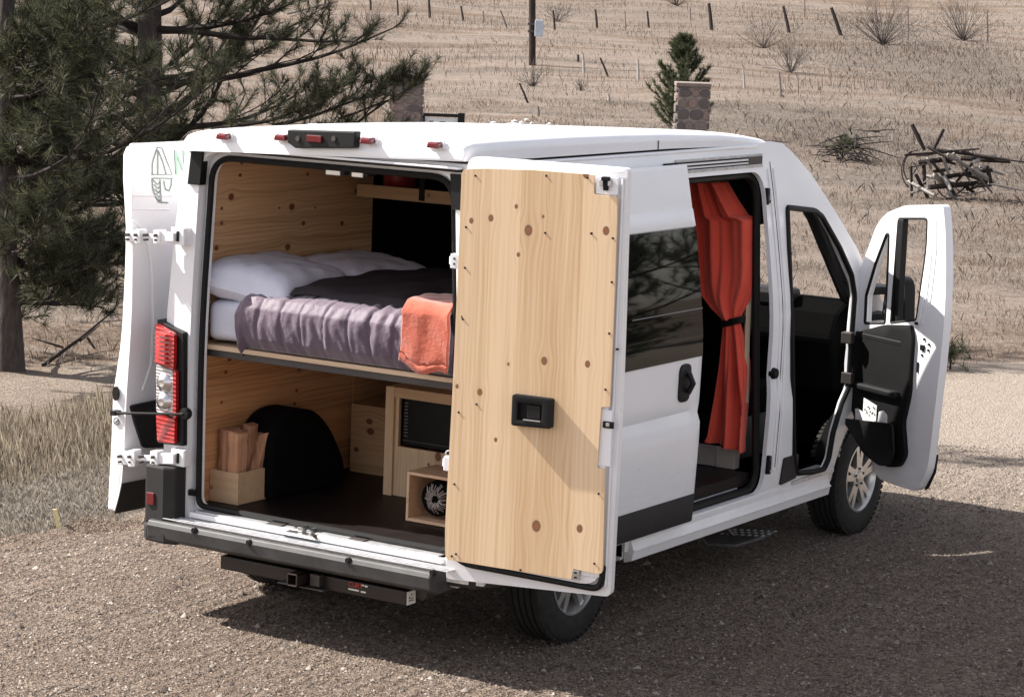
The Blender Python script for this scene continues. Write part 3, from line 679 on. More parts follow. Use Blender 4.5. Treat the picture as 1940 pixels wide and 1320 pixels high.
# wheels
def wheel(x, y, s):
    wx = x-s*.11
    m = MB(); m.tube([(wx-s*.10, y, .365), (wx+s*.06, y, .365)], .14, 20); wh = obj('wheel', m, DARKMET, van, smooth=True)
    r0 = .365; t = []
    for h, r in ((-.108, .225), (-.113, .29), (-.105, .335), (-.095, .355), (-.085, .363)): t.append((r, h))
    for gpos in (-.055, -.018, .018, .055): t += [(.3645, gpos-.006), (.354, gpos-.005), (.354, gpos+.005), (.3645, gpos+.006)]
    for h, r in ((.085, .363), (.095, .355), (.105, .335), (.113, .29), (.112, .255), (.106, .225), (.095, .218)): t.append((r, h))
    m = MB(); m.lathe([(r, s*h) for r, h in t], (wx, y, .365), 72)
    # tread blocks on the shoulders
    for k in range(60):
        a = 2*math.pi*k/60
        for hh in (-.085, .085):
            c = np.array([wx+hh, y+.3625*math.cos(a), .365+.3625*math.sin(a)]); rad = np.array([0, math.cos(a), math.sin(a)]); tg = np.array([0, -math.sin(a), math.cos(a)])
            m.obox(c, (.016, 0, 0), tg*.012, rad*.004)
    obj('tyre', m, RUBBER, wh, smooth=True)
    m = MB(); m.lathe([(.216, s*.098), (.222, s*.108), (.212, s*.110), (.205, s*.098), (.195, s*.07), (.185, s*-.05), (.18, s*-.09)], (wx, y, .365), 64)
    for k in range(5):
        for dd in (-.20, .20):
            a = 2*math.pi*k/5+.35+dd*.9; a2 = 2*math.pi*k/5+.35+dd*.95
            p0 = np.array([wx+s*.090, y+.05*math.cos(a), .365+.05*math.sin(a)]); p1 = np.array([wx+s*.094, y+.205*math.cos(a2), .365+.205*math.sin(a2)])
            d = p1-p0; d /= np.linalg.norm(d); n_ = np.cross(d, (1, 0, 0)); 
            m.add([p0-n_*.024, p0+n_*.024, p1+n_*.018, p1-n_*.018, p0-n_*.02-np.array([s*.03, 0, 0]), p0+n_*.02-np.array([s*.03, 0, 0]), p1+n_*.015-np.array([s*.035, 0, 0]), p1-n_*.015-np.array([s*.035, 0, 0])],
                  [(0, 1, 2, 3), (4, 7, 6, 5), (0, 4, 5, 1), (1, 5, 6, 2), (2, 6, 7, 3), (3, 7, 4, 0)])
    m.lathe([(.075, s*.045), (.078, s*.088), (.06, s*.092), (.04, s*.09), (.035, s*.1), (0, s*.102)], (wx, y, .365), 32)
    obj('rim', m, ALLOY, wh, smooth=True, angle=30)
    m = MB()
    for k in range(5):
        a = 2*math.pi*k/5+.35; cy, cz = y+.055*math.cos(a), .365+.055*math.sin(a); m.lathe([(0, s*.1), (.008, s*.1), (.008, s*.085)], (wx, cy, cz), 8)
    obj('wheel_bolts', m, DARKMET, wh)
    m = MB(); m.lathe([(0, s*.02), (.15, s*.02), (.15, s*.0), (0, 0)], (wx, y, .365), 32); obj('brake_disc', m, DARKMET, wh)
    # plastic liner in the arch
    m = MB(); N_ = 16; r_ = .46
    for k in range(N_+1):
        a = math.pi*k/N_; m.v += [(x+s*.0, y+r_*math.cos(a), .37+r_*math.sin(a)), (x-s*.13, y+r_*math.cos(a), .37+r_*math.sin(a))]
    for k in range(N_): m.f.append((2*k, 2*k+1, 2*k+3, 2*k+2)); m.m.append(0)
    k = obj('wheel_arch_liner', m, FELT, van)
for y_ in (1.015, 4.47):
    for s in (1, -1): wheel(s*1.0, y_, s)
# front end
m = MB()
fr = [(4.62, 1.42), (5.0, 1.27), (5.30, 1.14), (5.50, 1.0), (5.57, .75), (5.52, .42)]
for (y, z) in fr:
    for x in np.linspace(-1, 1, 9): m.v.append((x*S(min(z, 1.0))*taper(y)*(.985), y+.10*(1-x*x), z+.02*(1-x*x)))
for i in range(len(fr)-1):
    for k in range(8): q_ = i*9+k; m.f.append((q_, q_+1, q_+10, q_+9)); m.m.append(0)
obj('bonnet_and_nose', m, WHITE, van, smooth=True)
# windscreen and its pillars
wt, wb = (nose[2][0]+.02, nose[2][1]-.02), (4.62, 1.42)
m = MB(); NX = 8
for (y, z, hw) in ((wt[0], wt[1], .76), ((wt[0]+wb[0])/2, (wt[1]+wb[1])/2+.02, .80), (wb[0], wb[1], .85)):
    for k in range(NX+1):
        x = -1+2*k/NX; m.v.append((x*hw, y+.22*(1-x*x), z))
for i in range(2):
    for k in range(NX): q_ = i*(NX+1)+k; m.f.append((q_, q_+1, q_+NX+2, q_+NX+1)); m.m.append(0)
obj('windscreen', m, GLASS_CL, van, smooth=True)
for s in (-1, 1):
    m = MB(); pts = [(s*.87, nose[2][0]-.05, nose[2][1]), (s*.875, nose[3][0], nose[3][1]-.01), (s*.90, nose[5][0]+.0, nose[5][1]-.01), (s*.91, 4.62, 1.40)]
    m.tube(pts, .035, 10); obj('windscreen_pillar', m, WHITE if s > 0 else DARKTRIM, van, smooth=True)
    m = MB(); m.tube([(s*.83, p[1]-.02, p[2]-.03) for p in pts], .045, 8); obj('pillar_trim', m, BLACK, van, smooth=True)
# weather strip of the front door opening
sm = [(S(z)+.004, y, z) for y, z in fd_hole]
obj('door_opening_seal', ribbon_loop(sm, .017, 8), SEAL, van, smooth=True)
sm = [(S(z)-.06, y, z) for y, z in rpoly([(1.80, .50), (3.045, .50), (3.045, 2.33), (1.80, 2.33)], [.05, .12, .14, .1], 6)]
obj('door_opening_seal', ribbon_loop(sm, .024, 8), SEAL, van, smooth=True)

# ------------------------------------------------------------------ right rear door, swung wide open
RC = np.array([.885, 0, 0]); RU = np.array([.986, .166, 0]); RU /= np.linalg.norm(RU); RN = np.array([RU[1], -RU[0], 0])
def rd(a):
    q = hit(a, RC, RN); return (float((q-RC)@RU), float(q[2]))
def rmap(d): return lambda u, z: tuple(RC+RU*u+RN*d+np.array([0, 0, z]))
def rbox(mb, u0, u1, z0, z1, d0, d1): mb.obox(RC+RU*(u0+u1)/2+RN*(d0+d1)/2+np.array([0, 0, (z0+z1)/2]), RU*(u1-u0)/2, (0, 0, (z1-z0)/2), RN*(d1-d0)/2)
rdo = rpoly([(-.028, .49), (-.022, 1.4), (.010, 2.545), (.822, 2.537), (.835, 1.5), (.827, .512)], [.02, .3, .06, .02, .3, .03], 4)
def rbulge(u, z): return .035*math.sin(math.pi*min(1, max(0, (z-.5)/2.1)))
door = skin('rear_door', rdo, lambda u, z: rmap(-.028-.0*rbulge(u, z))(u, z), WHITE, van, step=.15, thick=.05, nrm=RN, bev=.006, smooth=False)
seal_o = [(.0, .60), (-.01, 1.4), (.02, 2.50), (.775, 2.50), (.785, 1.5), (.78, .56)]
fr_o = rpoly(seal_o, [.10, .3, .12, .03, .3, .10], 6)
skin('inner_frame', fr_o, rmap(-.004), WHITE, door, step=.2, thick=.03, nrm=RN, bev=.004, smooth=False)
m = MB(); sp = rpoly([(.02, 2.2), (-.005, 1.4), (.0, .585), (.785, .545), (.79, .66)], [.3, .3, .12, .11, 0], 8)
m.tube([rmap(-.012)(u, z) for u, z in sp[8:]], .016, 8); obj('door_seal', m, SEAL, door, smooth=True)
m = MB()
m.tube([rmap(-.02)(.803, z) for z in (.56, 1.5, 2.49)], .006, 8); m.tube([rmap(-.02)(u, 2.52) for u in (.06, .4, .80)], .005, 8)
obj('pressed_ridge', m, WHITE, door, smooth=True)
pw = [rd(a) for a in [(845, 1040), (845, 1000), (862, 690), (876, 345), (876, 322), (905, 319), (1010, 322), (1127, 331), (1127, 368), (1172, 373), (1166, 560), (1157, 770), (1141, 770), (1133, 886), (1148, 887), (1143, 1088), (1087, 1076), (1084, 1096), (1000, 1083), (930, 1072), (870, 1062), (846, 1058)]]
wrad = [.0, .3, .3, .05, .10, .05, 0, .012, .012, .01, .2, .008, .008, .008, .008, .03, .006, .006, .2, .2, .08, .08]
KN = [(1003, 436, 9), (932, 413, 6), (895, 418, 5), (1150, 437, 7.5), (984, 482, 4), (1031, 410, 3), (1112, 330, 7), (1033, 683, 7), (1115, 689, 6), (965, 689, 3), (911, 742, 6), (868, 731, 4), (941, 832, 4), (1018, 995, 10), (1100, 1000, 7), (980, 391, 4), (1123, 442, 2.5), (877, 600, 2.5)]
kn = [(*rd(a[:2]), a[2]/440) for a in KN]
PINE1 = wood('pine_door_board', kn, 'v', light=(.72, .525, .335), dark=(.56, .36, .19), board=.155)
wp = skin('wood_panel', rpoly(pw, wrad, 4), rmap(.012), PINE1, door, step=.2, thick=.012, nrm=RN, wc=True, smooth=False, bev=.002)
m = MB()
for a in [(903, 333), (1037, 333), (1115, 337), (885, 430), (883, 507), (879, 604), (871, 780), (863, 916), (905, 765), (858, 1052), (866, 1048), (905, 1072), (940, 1077), (988, 1078), (1163, 451), (1161, 534), (1156, 631), (1149, 737), (1136, 934), (1128, 1066), (1035, 441), (1122, 442)]:
    u, z = rd(a); p = np.array(rmap(.0125)(u, z)); n_ = 8
    vs = [p+RU*.0055*math.cos(k*math.pi/4)+np.array([0, 0, .0055])*math.sin(k*math.pi/4) for k in range(n_)]; m.prism(vs, RN*.0025)
obj('panel_screws', m, BLACK, wp)
# inside door handle
u0, z0 = rd((975, 803)); u1, z1 = rd((1053, 752)); um = (u0+u1)/2; zm = (z0+z1)/2
m = MB(); hw, hh = (u1-u0)/2, (z1-z0)/2
sh = rpoly([(um-hw, zm-hh), (um-hw, zm+hh), (um+hw, zm+hh-.004), (um+hw, zm-hh+.004)], .014, 4)
hd = skin('door_handle', sh, rmap(.044), BLACK, wp, [rpoly([(um-hw*.72, zm-hh*.62), (um-hw*.72, zm+hh*.52), (um+hw*.5, zm+hh*.5), (um+hw*.5, zm-hh*.6)], .006, 3)], step=.03, thick=.032, nrm=RN, bev=.004)
m = MB(); rbox(m, um-hw*.8, um+hw*.6, zm-hh*.8, zm+hh*.7, .012, .018); obj('handle_recess', m, SEAL, hd)
m = MB(); rbox(m, um-hw*.25, um+hw*.42, zm-hh*.42, zm+hh*.40, .02, .040); obj('handle_paddle', m, BLACK, hd, bevel=.004)
m = MB(); rbox(m, um-hw*.40, um+hw*.46, zm-hh*.60, zm-hh*.50, .03, .047); obj('handle_bright_edge', m, CHROME, hd, bevel=.001)
# latch gear
def rplate(name, a, b, d0, d1, mat, par, bev=.003):
    u0, z0 = rd(a); u1, z1 = rd(b); m = MB(); rbox(m, min(u0, u1), max(u0, u1), min(z0, z1), max(z0, z1), d0, d1); return obj(name, m, mat, par, bevel=bev)
lt = rplate('latch_plate', (1131, 334), (1171, 370), -.004, .006, WHITE, door)
rplate('latch_hook', (1143, 334), (1157, 343), .0, .03, SEAL, lt); rplate('latch_bolt', (1146, 343), (1154, 361), .0, .022, SEAL, lt); rplate('latch_tongue', (1139, 340), (1146, 352), .0, .028, CHROME, lt); rplate('latch_tongue', (1155, 342), (1161, 353), .0, .024, CHROME, lt)
lk = rplate('lock_plate', (1136, 775), (1156, 884), -.004, .0, WHITE, door); rplate('lock_slot', (1143, 797), (1163, 812), -.002, .008, SEAL, lk); rplate('lock_tongue', (1149, 800), (1156, 808), .004, .012, CHROME, lk)
br = rplate('corner_bracket', (1086, 1078), (1099, 1098), -.004, .016, CHROME, door, .002)
for yy in (1083, 1092): rplate('bracket_hole', (1090, yy-2), (1095, yy+2), .014, .0175, SEAL, br, 0)
rplate('door_latch_stud', (1166, 660), (1170, 664), -.02, .0, SEAL, door); rplate('lower_corner_plate', (1101, 1078), (1135, 1094), -.004, .002, WHITE, door)
for (yy) in (495, 880):
    m = MB(); u, z = rd((866, yy)); rbox(m, -.045, .0, z-.035, z+.035, -.03, .01); rbox(m, -.06, -.04, z-.02, z+.02, -.05, -.01); obj('hinge', m, WHITE, door, bevel=.004)
m = MB(); 
for yy in (490, 500): u, z = rd((866, yy)); rbox(m, -.028, -.018, z-.005, z+.005, .008, .012)
tag(obj('hinge_bolts', m, DARKMET, door), kind='stuff')
u, z = rd((848, 862)); m = MB(); m.tube([rmap(.0)(-.02+.02*math.cos(t), z+.025*math.sin(t)) for t in np.linspace(0, 6.28, 14)], .004, 6); obj('stay_hook', m, CHROME, door, smooth=True)
# door exterior lower trim is on the far side
skin('outer_trim', [(-.02, .52), (-.02, .66), (.82, .66), (.82, .52)], rmap(-.082), DARKTRIM, door, step=.3, thick=.01, nrm=-RN)

# ------------------------------------------------------------------ left rear door, folded back along the van's side
LY = .04
le = [(232, 300), (231, 330), (234, 380), (237, 430), (236, 500), (232, 580), (229, 640), (220, 700), (213, 745), (209, 850), (205, 920), (203, 972)]
re_ = [(246, 300), (246, 330), (248, 380), (250, 430), (250, 500), (249, 580), (246, 640), (242, 700), (239, 745), (234, 850), (229, 920), (215, 972)]
lz = [hy(a, LY)[2] for a in re_][::-1]; lxr = [hy(a, LY)[0] for a in re_][::-1]; lzl = [hy(a, LY)[2] for a in le][::-1]; lxl = [hy(a, LY)[0] for a in le][::-1]
LXR = lambda z: float(np.interp(z, lz, lxr)); LXL = lambda z: float(np.interp(z, lzl, lxl))
zs = np.linspace(lz[0]+.01, lz[-1]+.015, 16)
m = MB(); pol = [(LXR(z)+.0, LY, z) for z in zs]+[(LXR(zs[-1])-.0, LY, zs[-1]+.05)]+[(LXR(zs[-1])-.03, LY, zs[-1]+.045)]+[(LXL(z), LY, z) for z in zs[::-1]]
m.prism(pol, (0, .76, 0)); ld = obj('rear_door', m, WHITE, van, bevel=.012)
lo = rpoly([(.035, .50), (.035, 2.467), (.80, 2.467), (.80, .50)], .02, 3)
sk = skin('outer_skin', lo, lambda y, z: (LXR(z)+.008+.018*math.sin(math.pi*max(0, min(1, (y-.035)/.765))), y, z), WHITE, ld, step=.08, thick=.010, nrm=(1, 0, 0))
def lsk(y, z, d=.012): return (LXR(z)+.008+.018*math.sin(math.pi*max(0, min(1, (y-.035)/.765)))+d, y, z)
def onl(a):
    x = LXR(1.5)+.02
    for _ in range(6): q = hx(a, x); x = lsk(max(.04, q[1]), q[2], .002)[0]
    return q[1], q[2]
skin('lower_trim', [(.036, .498), (.036, .665), (.79, .665), (.79, .498)], lambda y, z: lsk(y, z, .006), DARKTRIM, ld, step=.1, thick=.01, nrm=(1, 0, 0))
skin('plate_light_housing', rpoly([onl(a) for a in [(244, 768), (300, 756), (330, 846), (268, 848), (252, 800)]], .02, 3), lambda y, z: lsk(y, z, .02), BLACK, ld, step=.06, thick=.02, nrm=(1, 0, 0), bev=.003)
m = MB()
for (a, b_) in (((250, 371), (325, 371)), ((250, 397), (320, 397)), ((250, 371), (250, 440))):
    m.tube([lsk(*onl(a), .002), lsk(*onl(((a[0]+b_[0])/2, (a[1]+b_[1])/2)), .002), lsk(*onl(b_), .002)], .004, 6)
m.tube([lsk(*onl(a), .0) for a in ((250, 415), (275, 440), (286, 500), (290, 600), (286, 690), (270, 740))], .007, 8)
obj('pressed_swage_lines', m, WHITE, sk, smooth=True)
# logo on the skin: a tipi over a leaf, and the first letter of the name
def line(mb, pts, r=.0035):
    P = [np.array(lsk(*onl(a), .004)) for a in pts]; mb.tube(P, r, 4)
m = MB()
line(m, [(297, 282), (289, 308), (288, 331), (326, 331), (314, 300), (307, 281), (297, 280)])
line(m, [(299, 284), (299, 330)]); line(m, [(300, 286), (308, 306), (315, 330)]); 
line(m, [(288, 338), (328, 338)]); line(m, [(288, 338), (289, 355), (294, 372), (301, 383), (318, 384)])
for k in range(5): line(m, [(290+k*1.6, 341+k*8.5), (298+k*1.2, 350+k*8), (302, 345+k*8.0)], .0028)
line(m, [(303, 340), (305, 382)]); line(m, [(310, 342), (313, 358), (320, 362), (324, 352), (325, 340)])
obj('logo_outline', m, GREENL, ld)
m = MB()
def patch(mb, pts):
    P = [np.array(lsk(*onl(a), .003)) for a in pts]; mb.prism(P, (.002, 0, 0))
patch(m, [(330, 285), (334, 285), (337, 330), (333, 332)]); patch(m, [(330, 285), (334, 285), (352, 328), (348, 330)]); patch(m, [(346, 284), (350, 284), (352, 328), (349, 325)])
obj('letter', m, GREEN, ld)
# hinges, strap, plug and warning mark on the edge strip
def ypt(a, y=LY): return hy(a, y)
for yy, zh in ((447, .03), (866, .036)):
    pA = ypt((244 if yy < 500 else 228, yy), .03); pB = hy((336, yy+2), .04)
    m = MB(); d = pB-pA; L = np.linalg.norm(d); d = d/L; up = np.array([0, 0, 1.]); nn = np.cross(d, up)
    for (t0, t1, h_, th) in ((0, .30, 1.0, .02), (.22, .34, 1.25, .03), (.30, .62, .45, .012), (.60, .74, 1.2, .028), (.72, 1.0, .8, .02)):
        c = pA+d*L*(t0+t1)/2; m.obox(c-np.array([0, .01, 0]), d*L*(t1-t0)/2, up*zh*h_, nn*th)
    hg_ = obj('hinge', m, WHITE, ld, bevel=.005)
    m = MB()
    for t in (.08, .26, .45, .67):
        c = pA+d*L*t; m.tube([c+np.array([0, -.055, zh*.3]), c+np.array([0, -.02, zh*.3])], .008, 8); m.tube([c+np.array([0, -.05, -zh*.5]), c+np.array([0, -.02, -zh*.5])], .006, 8)
    tag(obj('hinge_bolts', m, DARKMET, hg_), kind='stuff')
for yy in (447, 866):
    q = hy((342, yy), .055); m = MB(); m.box((q[0]-.045, .03, q[2]-.045), (q[0]+.045, .09, q[2]+.045)); pp = obj('hinge_plate', m, WHITE, van, bevel=.006)
    m = MB(); m.box((q[0]-.0, .022, q[2]-.026), (q[0]+.012, .04, q[2]+.026)); obj('hinge_slot', m, SEAL, pp)
q = ypt((221, 745), LY-.004); m = MB(); m.tube([(q[0], q[1], q[2]), (q[0], q[1]-.012, q[2])], .02, 16); pl = obj('rubber_plug', m, BLACK, ld, smooth=True)
for v in pl.data.vertices: v.co.z = q[2]+(v.co.z-q[2])*1.9
q = ypt((221, 798), LY-.003); m = MB(); m.tube([(q[0]+.018*math.cos(t), q[1]-.002, q[2]+.018*math.sin(t)) for t in np.linspace(0, 2*math.pi, 20)], .0022, 5, cap=False); m.tube([(q[0]-.012, q[1]-.002, q[2]-.012), (q[0]+.012, q[1]-.002, q[2]+.012)], .0022, 5)
obj('warning_symbol', m, PRINT, ld)
q = hy((354, 783), .06); a0 = ypt((214, 782), .0); m = MB(); m.tube([a0, (q[0], .03, q[2])], .007, 8); m.box((a0[0]-.012, a0[1]-.01, a0[2]-.012), (a0[0]+.02, a0[1]+.04, a0[2]+.012)); obj('check_strap', m, BLACK, ld)
m = MB(); m.lathe([(0, -.02), (.028, -.018), (.034, 0), (.028, .02), (0, .03)], (q[0], .05, q[2]), 14, 'y'); obj('strap_knob', m, BLACK, van, smooth=True)
for zz in (.655,): 
    m = MB(); m.box((-.83, .09, zz), (-.79, .12, zz+.03)); obj('bump_stop', m, BLACK, van)

# ------------------------------------------------------------------ sliding door, slid back along the side
def sdm(d): return lambda y, z: (S(z)+.075+d-(.012 if 1.05 < z < 1.13 else 0), y, z)
so_ = rpoly([(.92, .485), (.92, 2.435), (2.03, 2.435), (2.055, 1.5), (2.05, .485)], [.03, .04, .02, .3, .03], 4)
wz0, wz1 = 1.405, 2.10
sdr = skin('sliding_door', so_, sdm(0), WHITE, van, [rpoly([(1.06, wz0+.03), (1.06, wz1-.03), (2.0, wz1-.03), (2.0, wz0+.03)], .05, 4)], step=.05, thick=.045, nrm=(1, 0, 0), bev=.006)
gw = skin('door_window', rpoly([(1.0, wz0), (1.0, wz1), (2.048, wz1), (2.048, wz0)], [.05, .05, .008, .008], 4), sdm(.006), GLASS_DK, sdr, step=.1, thick=.004, nrm=(1, 0, 0))
m = MB(); zz = [.0]; a0, a1 = hx((1199, 587), S(1.67)+.085), hx((1318, 572), S(1.67)+.085); m.tube([(S(1.66)+.084, a0[1], 1.665), (S(1.66)+.084, 2.045, 1.665)], .003, 6); obj('window_bar', m, simple('dull_bar', (.20, .20, .20), .5), sdr)
skin('lower_trim', rpoly([(.93, .49), (.93, .645), (2.045, .645), (2.045, .49)], .01, 2), sdm(.007), DARKTRIM, sdr, step=.1, thick=.006, nrm=(1, 0, 0), bev=.002)
m = MB(); m.box((0, 0, 0), (0.001, .001, .001))
lip = skin('upper_panel_lip', rpoly([(.93, 2.105), (.93, 2.20), (2.04, 2.20), (2.04, 2.105)], .01, 2), lambda y, z: (S(z)+.075+.012-.10*(z-2.105), y, z), WHITE, sdr, step=.1, thick=.012, nrm=(1, 0, 0), bev=.003)
def onS(a, d=.08):
    x = 1.1
    for _ in range(6): q = hx(a, x); x = S(q[2])+d
    return q
q0, q1 = onS((1284, 764)), onS((1310, 687)); hy0, hy1, hz0, hz1 = q0[1], q1[1], q0[2], q1[2]
hh_ = skin('door_handle', rpoly([(hy0, hz0), (hy0, hz1), (hy1, hz1), (hy1, hz0)], .05, 6), sdm(.010), BLACK, sdr, step=.05, thick=.012, nrm=(1, 0, 0), bev=.003)
m = MB(); xx = S(1.25)+.09; m.tube([(xx+.006, (hy0+hy1)/2+.015, hz0+.05), (xx+.032, (hy0+hy1)/2+.02, (hz0+hz1)/2), (xx+.006, (hy0+hy1)/2+.015, hz1-.05)], .016, 8); obj('handle_grip', m, BLACK, hh_, smooth=True)
# top track, sill and latches of the sliding door opening
m = MB(); m.box((.80, 2.03, 2.375), (S(2.4)+.012, 3.04, 2.392)); m.box((.80, 2.03, 2.436), (S(2.44)+.014, 3.04, 2.45)); tk = obj('upper_track', m, GALV, van, bevel=.002)
m = MB(); m.box((S(2.4)-.004, 1.9, 2.392), (S(2.4)+.006, 3.04, 2.436)); obj('track_slot', m, SEAL, tk)
m = MB(); m.box((S(2.4)+.0, 2.05, 2.40), (S(2.4)+.016, 2.85, 2.408)); m.box((S(2.4)+.0, 2.05, 2.418), (S(2.4)+.016, 2.85, 2.428)); obj('track_lip', m, WHITE, tk)
bx('track_end_block', (S(2.4)-.01, 2.86, 2.392), (S(2.4)+.012, 3.03, 2.436), DARKMET, tk)
m = MB()
for i, (xx, zz) in enumerate(((.985, .478), (.955, .495), (.925, .515), (.895, .535), (.87, .555))): m.box((xx-.006, 1.80, zz), (xx+.008, 3.0-.05*i, zz+.010))
obj('step_ridges', m, GALV, van, bevel=.002)
m = MB(); m.box((.78, 1.80, .46), (1.0, 3.0, .477)); m.box((.86, 1.8, .50), (.975, 2.98, .508)); obj('entry_step', m, BLACK, van)
m = MB(); pz = [(.985, .33), (1.035, .345), (1.045, .40), (1.03, .445), (1.03, .478), (.98, .478)]; m.prism([(x, 1.52, z) for x, z in pz], (0, 2.40, 0)); m.tube([(1.046, 1.52, .40), (1.046, 3.92, .40)], .006, 6); sill = obj('side_sill', m, WHITE, van, bevel=.004)
m = MB(); m.prism([(x-.06, 1.5, z) for x, z in pz], (0, .05, 0)); obj('sill_end', m, WHITE, van)
# B pillar pressings, striker parts and black trim
def bp_line(y0, mat, r, name, dx=.004, z0=.60, z1=2.36):
    m = MB(); m.tube([(S(z)+dx, y0+.10*max(0, (z-1.3))*-.25, z) for z in np.linspace(z0, z1, 12)], r, 8); return obj(name, m, mat, van, smooth=True)
bp_line(3.13, WHITE, .007, 'pillar_ridge'); bp_line(3.20, WHITE, .006, 'pillar_ridge'); bp_line(3.17, DARKMET, .0025, 'pillar_seam', .001, .62, 2.4)
for (ya, yb) in ((355, 388), (860, 895)):
    q0 = onS((1462, ya), .0); q1 = onS((1458, yb), .0); m = MB(); ym = 3.065; m.box((S(q0[2])-.01, ym-.015, min(q0[2], q1[2])), (S(q0[2])+.022, ym+.015, max(q0[2], q1[2]))); ll = obj('latch_block', m, BLACK, van, bevel=.006)
    m = MB()
    for zz in (q0[2]-.02, q1[2]+.02): m.tube([(S(zz)+.015, ym, zz), (S(zz)+.028, ym, zz)], .008, 8)
    obj('latch_screws', m, CHROME, ll)
q = onS((1464, 707), .0); m = MB(); m.lathe([(0, .03), (.028, .028), (.034, .01), (.034, -.01)], (S(1.15), 3.075, q[2]), 16); obj('rubber_buffer', m, SEAL, van, smooth=True)
skin('pillar_lower_trim', rpoly([(3.25, .50), (3.27, .66), (3.46, .66), (3.455, .515)], .01, 2), lambda y, z: (S(z)+.012, y, z), DARKTRIM, van, step=.1, thick=.01, nrm=(1, 0, 0))
m = MB(); m.box((.80, 3.50, .50), (1.02, 3.95, .512)); m.box((.98, 3.42, .475), (1.035, 3.98, .50)); obj('cab_step_plate', m, GALV, van, bevel=.003)
# folding side step below the sill
q = [hz(a, .17) for a in [(1330, 1018), (1405, 996), (1468, 1005), (1455, 1015), (1395, 1033), (1340, 1030)]]
m = MB(); m.prism([(p[0], p[1], .155) for p in q], (0, 0, .022)); sst = obj('side_step', m, simple('scuffed_step_rubber', (.05, .05, .05), .5, var=.5, vs=12), van, bevel=.006)
m = MB()
c0 = sum(q)/len(q)
for i in range(7):
    for j in range(3):
        x_ = c0[0]-.10+i*.035; y_ = c0[1]-.05+j*.08+i*.02; m.box((x_, y_, .1775), (x_+.015, y_+.03, .181))
obj('step_treads', m, GALV, sst)
m = MB(); m.tube([(c0[0]-.02, c0[1], .16), (c0[0]-.25, c0[1]-.1, .42)], .02, 8); obj('step_arm', m, DARKMET, sst)

# ------------------------------------------------------------------ passenger door, open
FHI = np.array([.99, 4.25, 0]); PS = R(63); FU = np.array([math.sin(PS), -math.cos(PS), 0]); FN = np.array([-math.cos(PS), -math.sin(PS), 0])
def fd(a):
    q = hit(a, FHI, FN); return (float((q-FHI)@FU), float(q[2]))
def fmapd(d): return lambda u, z: tuple(FHI+FU*u+FN*(d+.035*math.exp(-((z-1.2)/.5)**2)-.0)+np.array([0, 0, z]))
def fbox(mb, u0, u1, z0, z1, d0, d1): mb.obox(FHI+FU*(u0+u1)/2+FN*(d0+d1)/2+np.array([0, 0, (z0+z1)/2]), FU*(u1-u0)/2, (0, 0, (z1-z0)/2), FN*(d1-d0)/2)
F_ = lambda pts: [fd(a) for a in pts]
fo = F_([(1616, 562), (1636, 500), (1662, 425), (1680, 403), (1716, 389), (1787, 388), (1792, 440), (1795, 540), (1795, 620), (1789, 700), (1779, 770), (1766, 850), (1758, 893), (1737, 931), (1700, 920), (1662, 905), (1652, 860), (1630, 800), (1613, 745), (1611, 640)])
h1_ = rpoly(F_([(1645, 612), (1645, 560), (1660, 500), (1680, 443), (1685, 443), (1684, 612)]), .012, 3)
h2_ = rpoly(F_([(1694, 612), (1702, 414), (1757, 414), (1756, 470), (1748, 540), (1742, 606)]), [.01, .02, .02, .1, .1, .02], 3)
pd_ = skin('passenger_door', rpoly(fo, [.01, .05, .05, .05, .05, .03, .1, .1, .1, .1, .1, .1, .05, .04, .05, .05, .05, .1, .1, .1], 3), fmapd(0), WHITE, van, [h1_, h2_], step=.05, thick=.055, nrm=FN)
skin('quarter_glass', h1_, fmapd(-.03), GLASS_CL, pd_, step=.1, thick=.004, nrm=FN)
m = MB(); m.tube([fmapd(-.005)(*p) for p in h1_]+[fmapd(-.005)(*h1_[0])], .010, 6, cap=False); m.tube([fmapd(-.005)(*p) for p in h2_]+[fmapd(-.005)(*h2_[0])], .009, 6, cap=False); obj('window_seal', m, SEAL, pd_, smooth=True)
m = MB(); a, b_ = fd((1697, 612)), fd((1697, 414)); fbox(m, a[0]-.025, a[0]+.028, a[1], b_[1], -.03, .012); obj('window_divider', m, BLACK, pd_, bevel=.004)
m = MB()
for dx_ in (.0, .028): m.tube([fmapd(.012)(*fd((px_+dx_*300, py_))) for px_, py_ in ((1764, 412), (1765, 470), (1758, 560), (1750, 612))], .004, 6)
obj('frame_ridges', m, WHITE, pd_, smooth=True)
card = skin('door_card', rpoly(F_([(1617, 745), (1616, 660), (1640, 628), (1690, 614), (1738, 615), (1743, 640), (1737, 745), (1722, 800), (1724, 862), (1712, 884), (1688, 884), (1660, 862), (1636, 812)]), [.03, .05, .05, .05, .02, .03, .05, .03, .03, .03, .03, .06, .06], 4), fmapd(.03), simple('black_door_lining', (.006, .006, .0065), .6, bumpd=.0006, bs=300), pd_, step=.08, thick=.03, nrm=FN, bev=.012)
m = MB(); a, b_ = fd((1628, 700)), fd((1730, 640)); fbox(m, a[0]+.03, b_[0]-.02, a[1]-.10, a[1]-.06, .05, .10); obj('pull_handle', m, BLACK, card, bevel=.012)
m = MB(); fbox(m, a[0]+.02, b_[0]-.03, b_[1]-.06, b_[1]-.02, .045, .065); obj('armrest', m, BLACK, card, bevel=.012)
pk = skin('door_pocket', rpoly(F_([(1622, 790), (1720, 800), (1720, 860), (1708, 880), (1690, 880), (1662, 858), (1640, 820)]), .03, 3), fmapd(.10), simple('black_pocket', (.007, .007, .0075), .45), card, step=.08, thick=.015, nrm=FN, bev=.008)
skin('sill_trim', rpoly(F_([(1757, 862), (1764, 862), (1758, 896), (1744, 925), (1738, 930), (1742, 905)]), .005, 2), fmapd(-.058), BLACK, pd_, step=.08, thick=.012, nrm=FN)
m = MB()
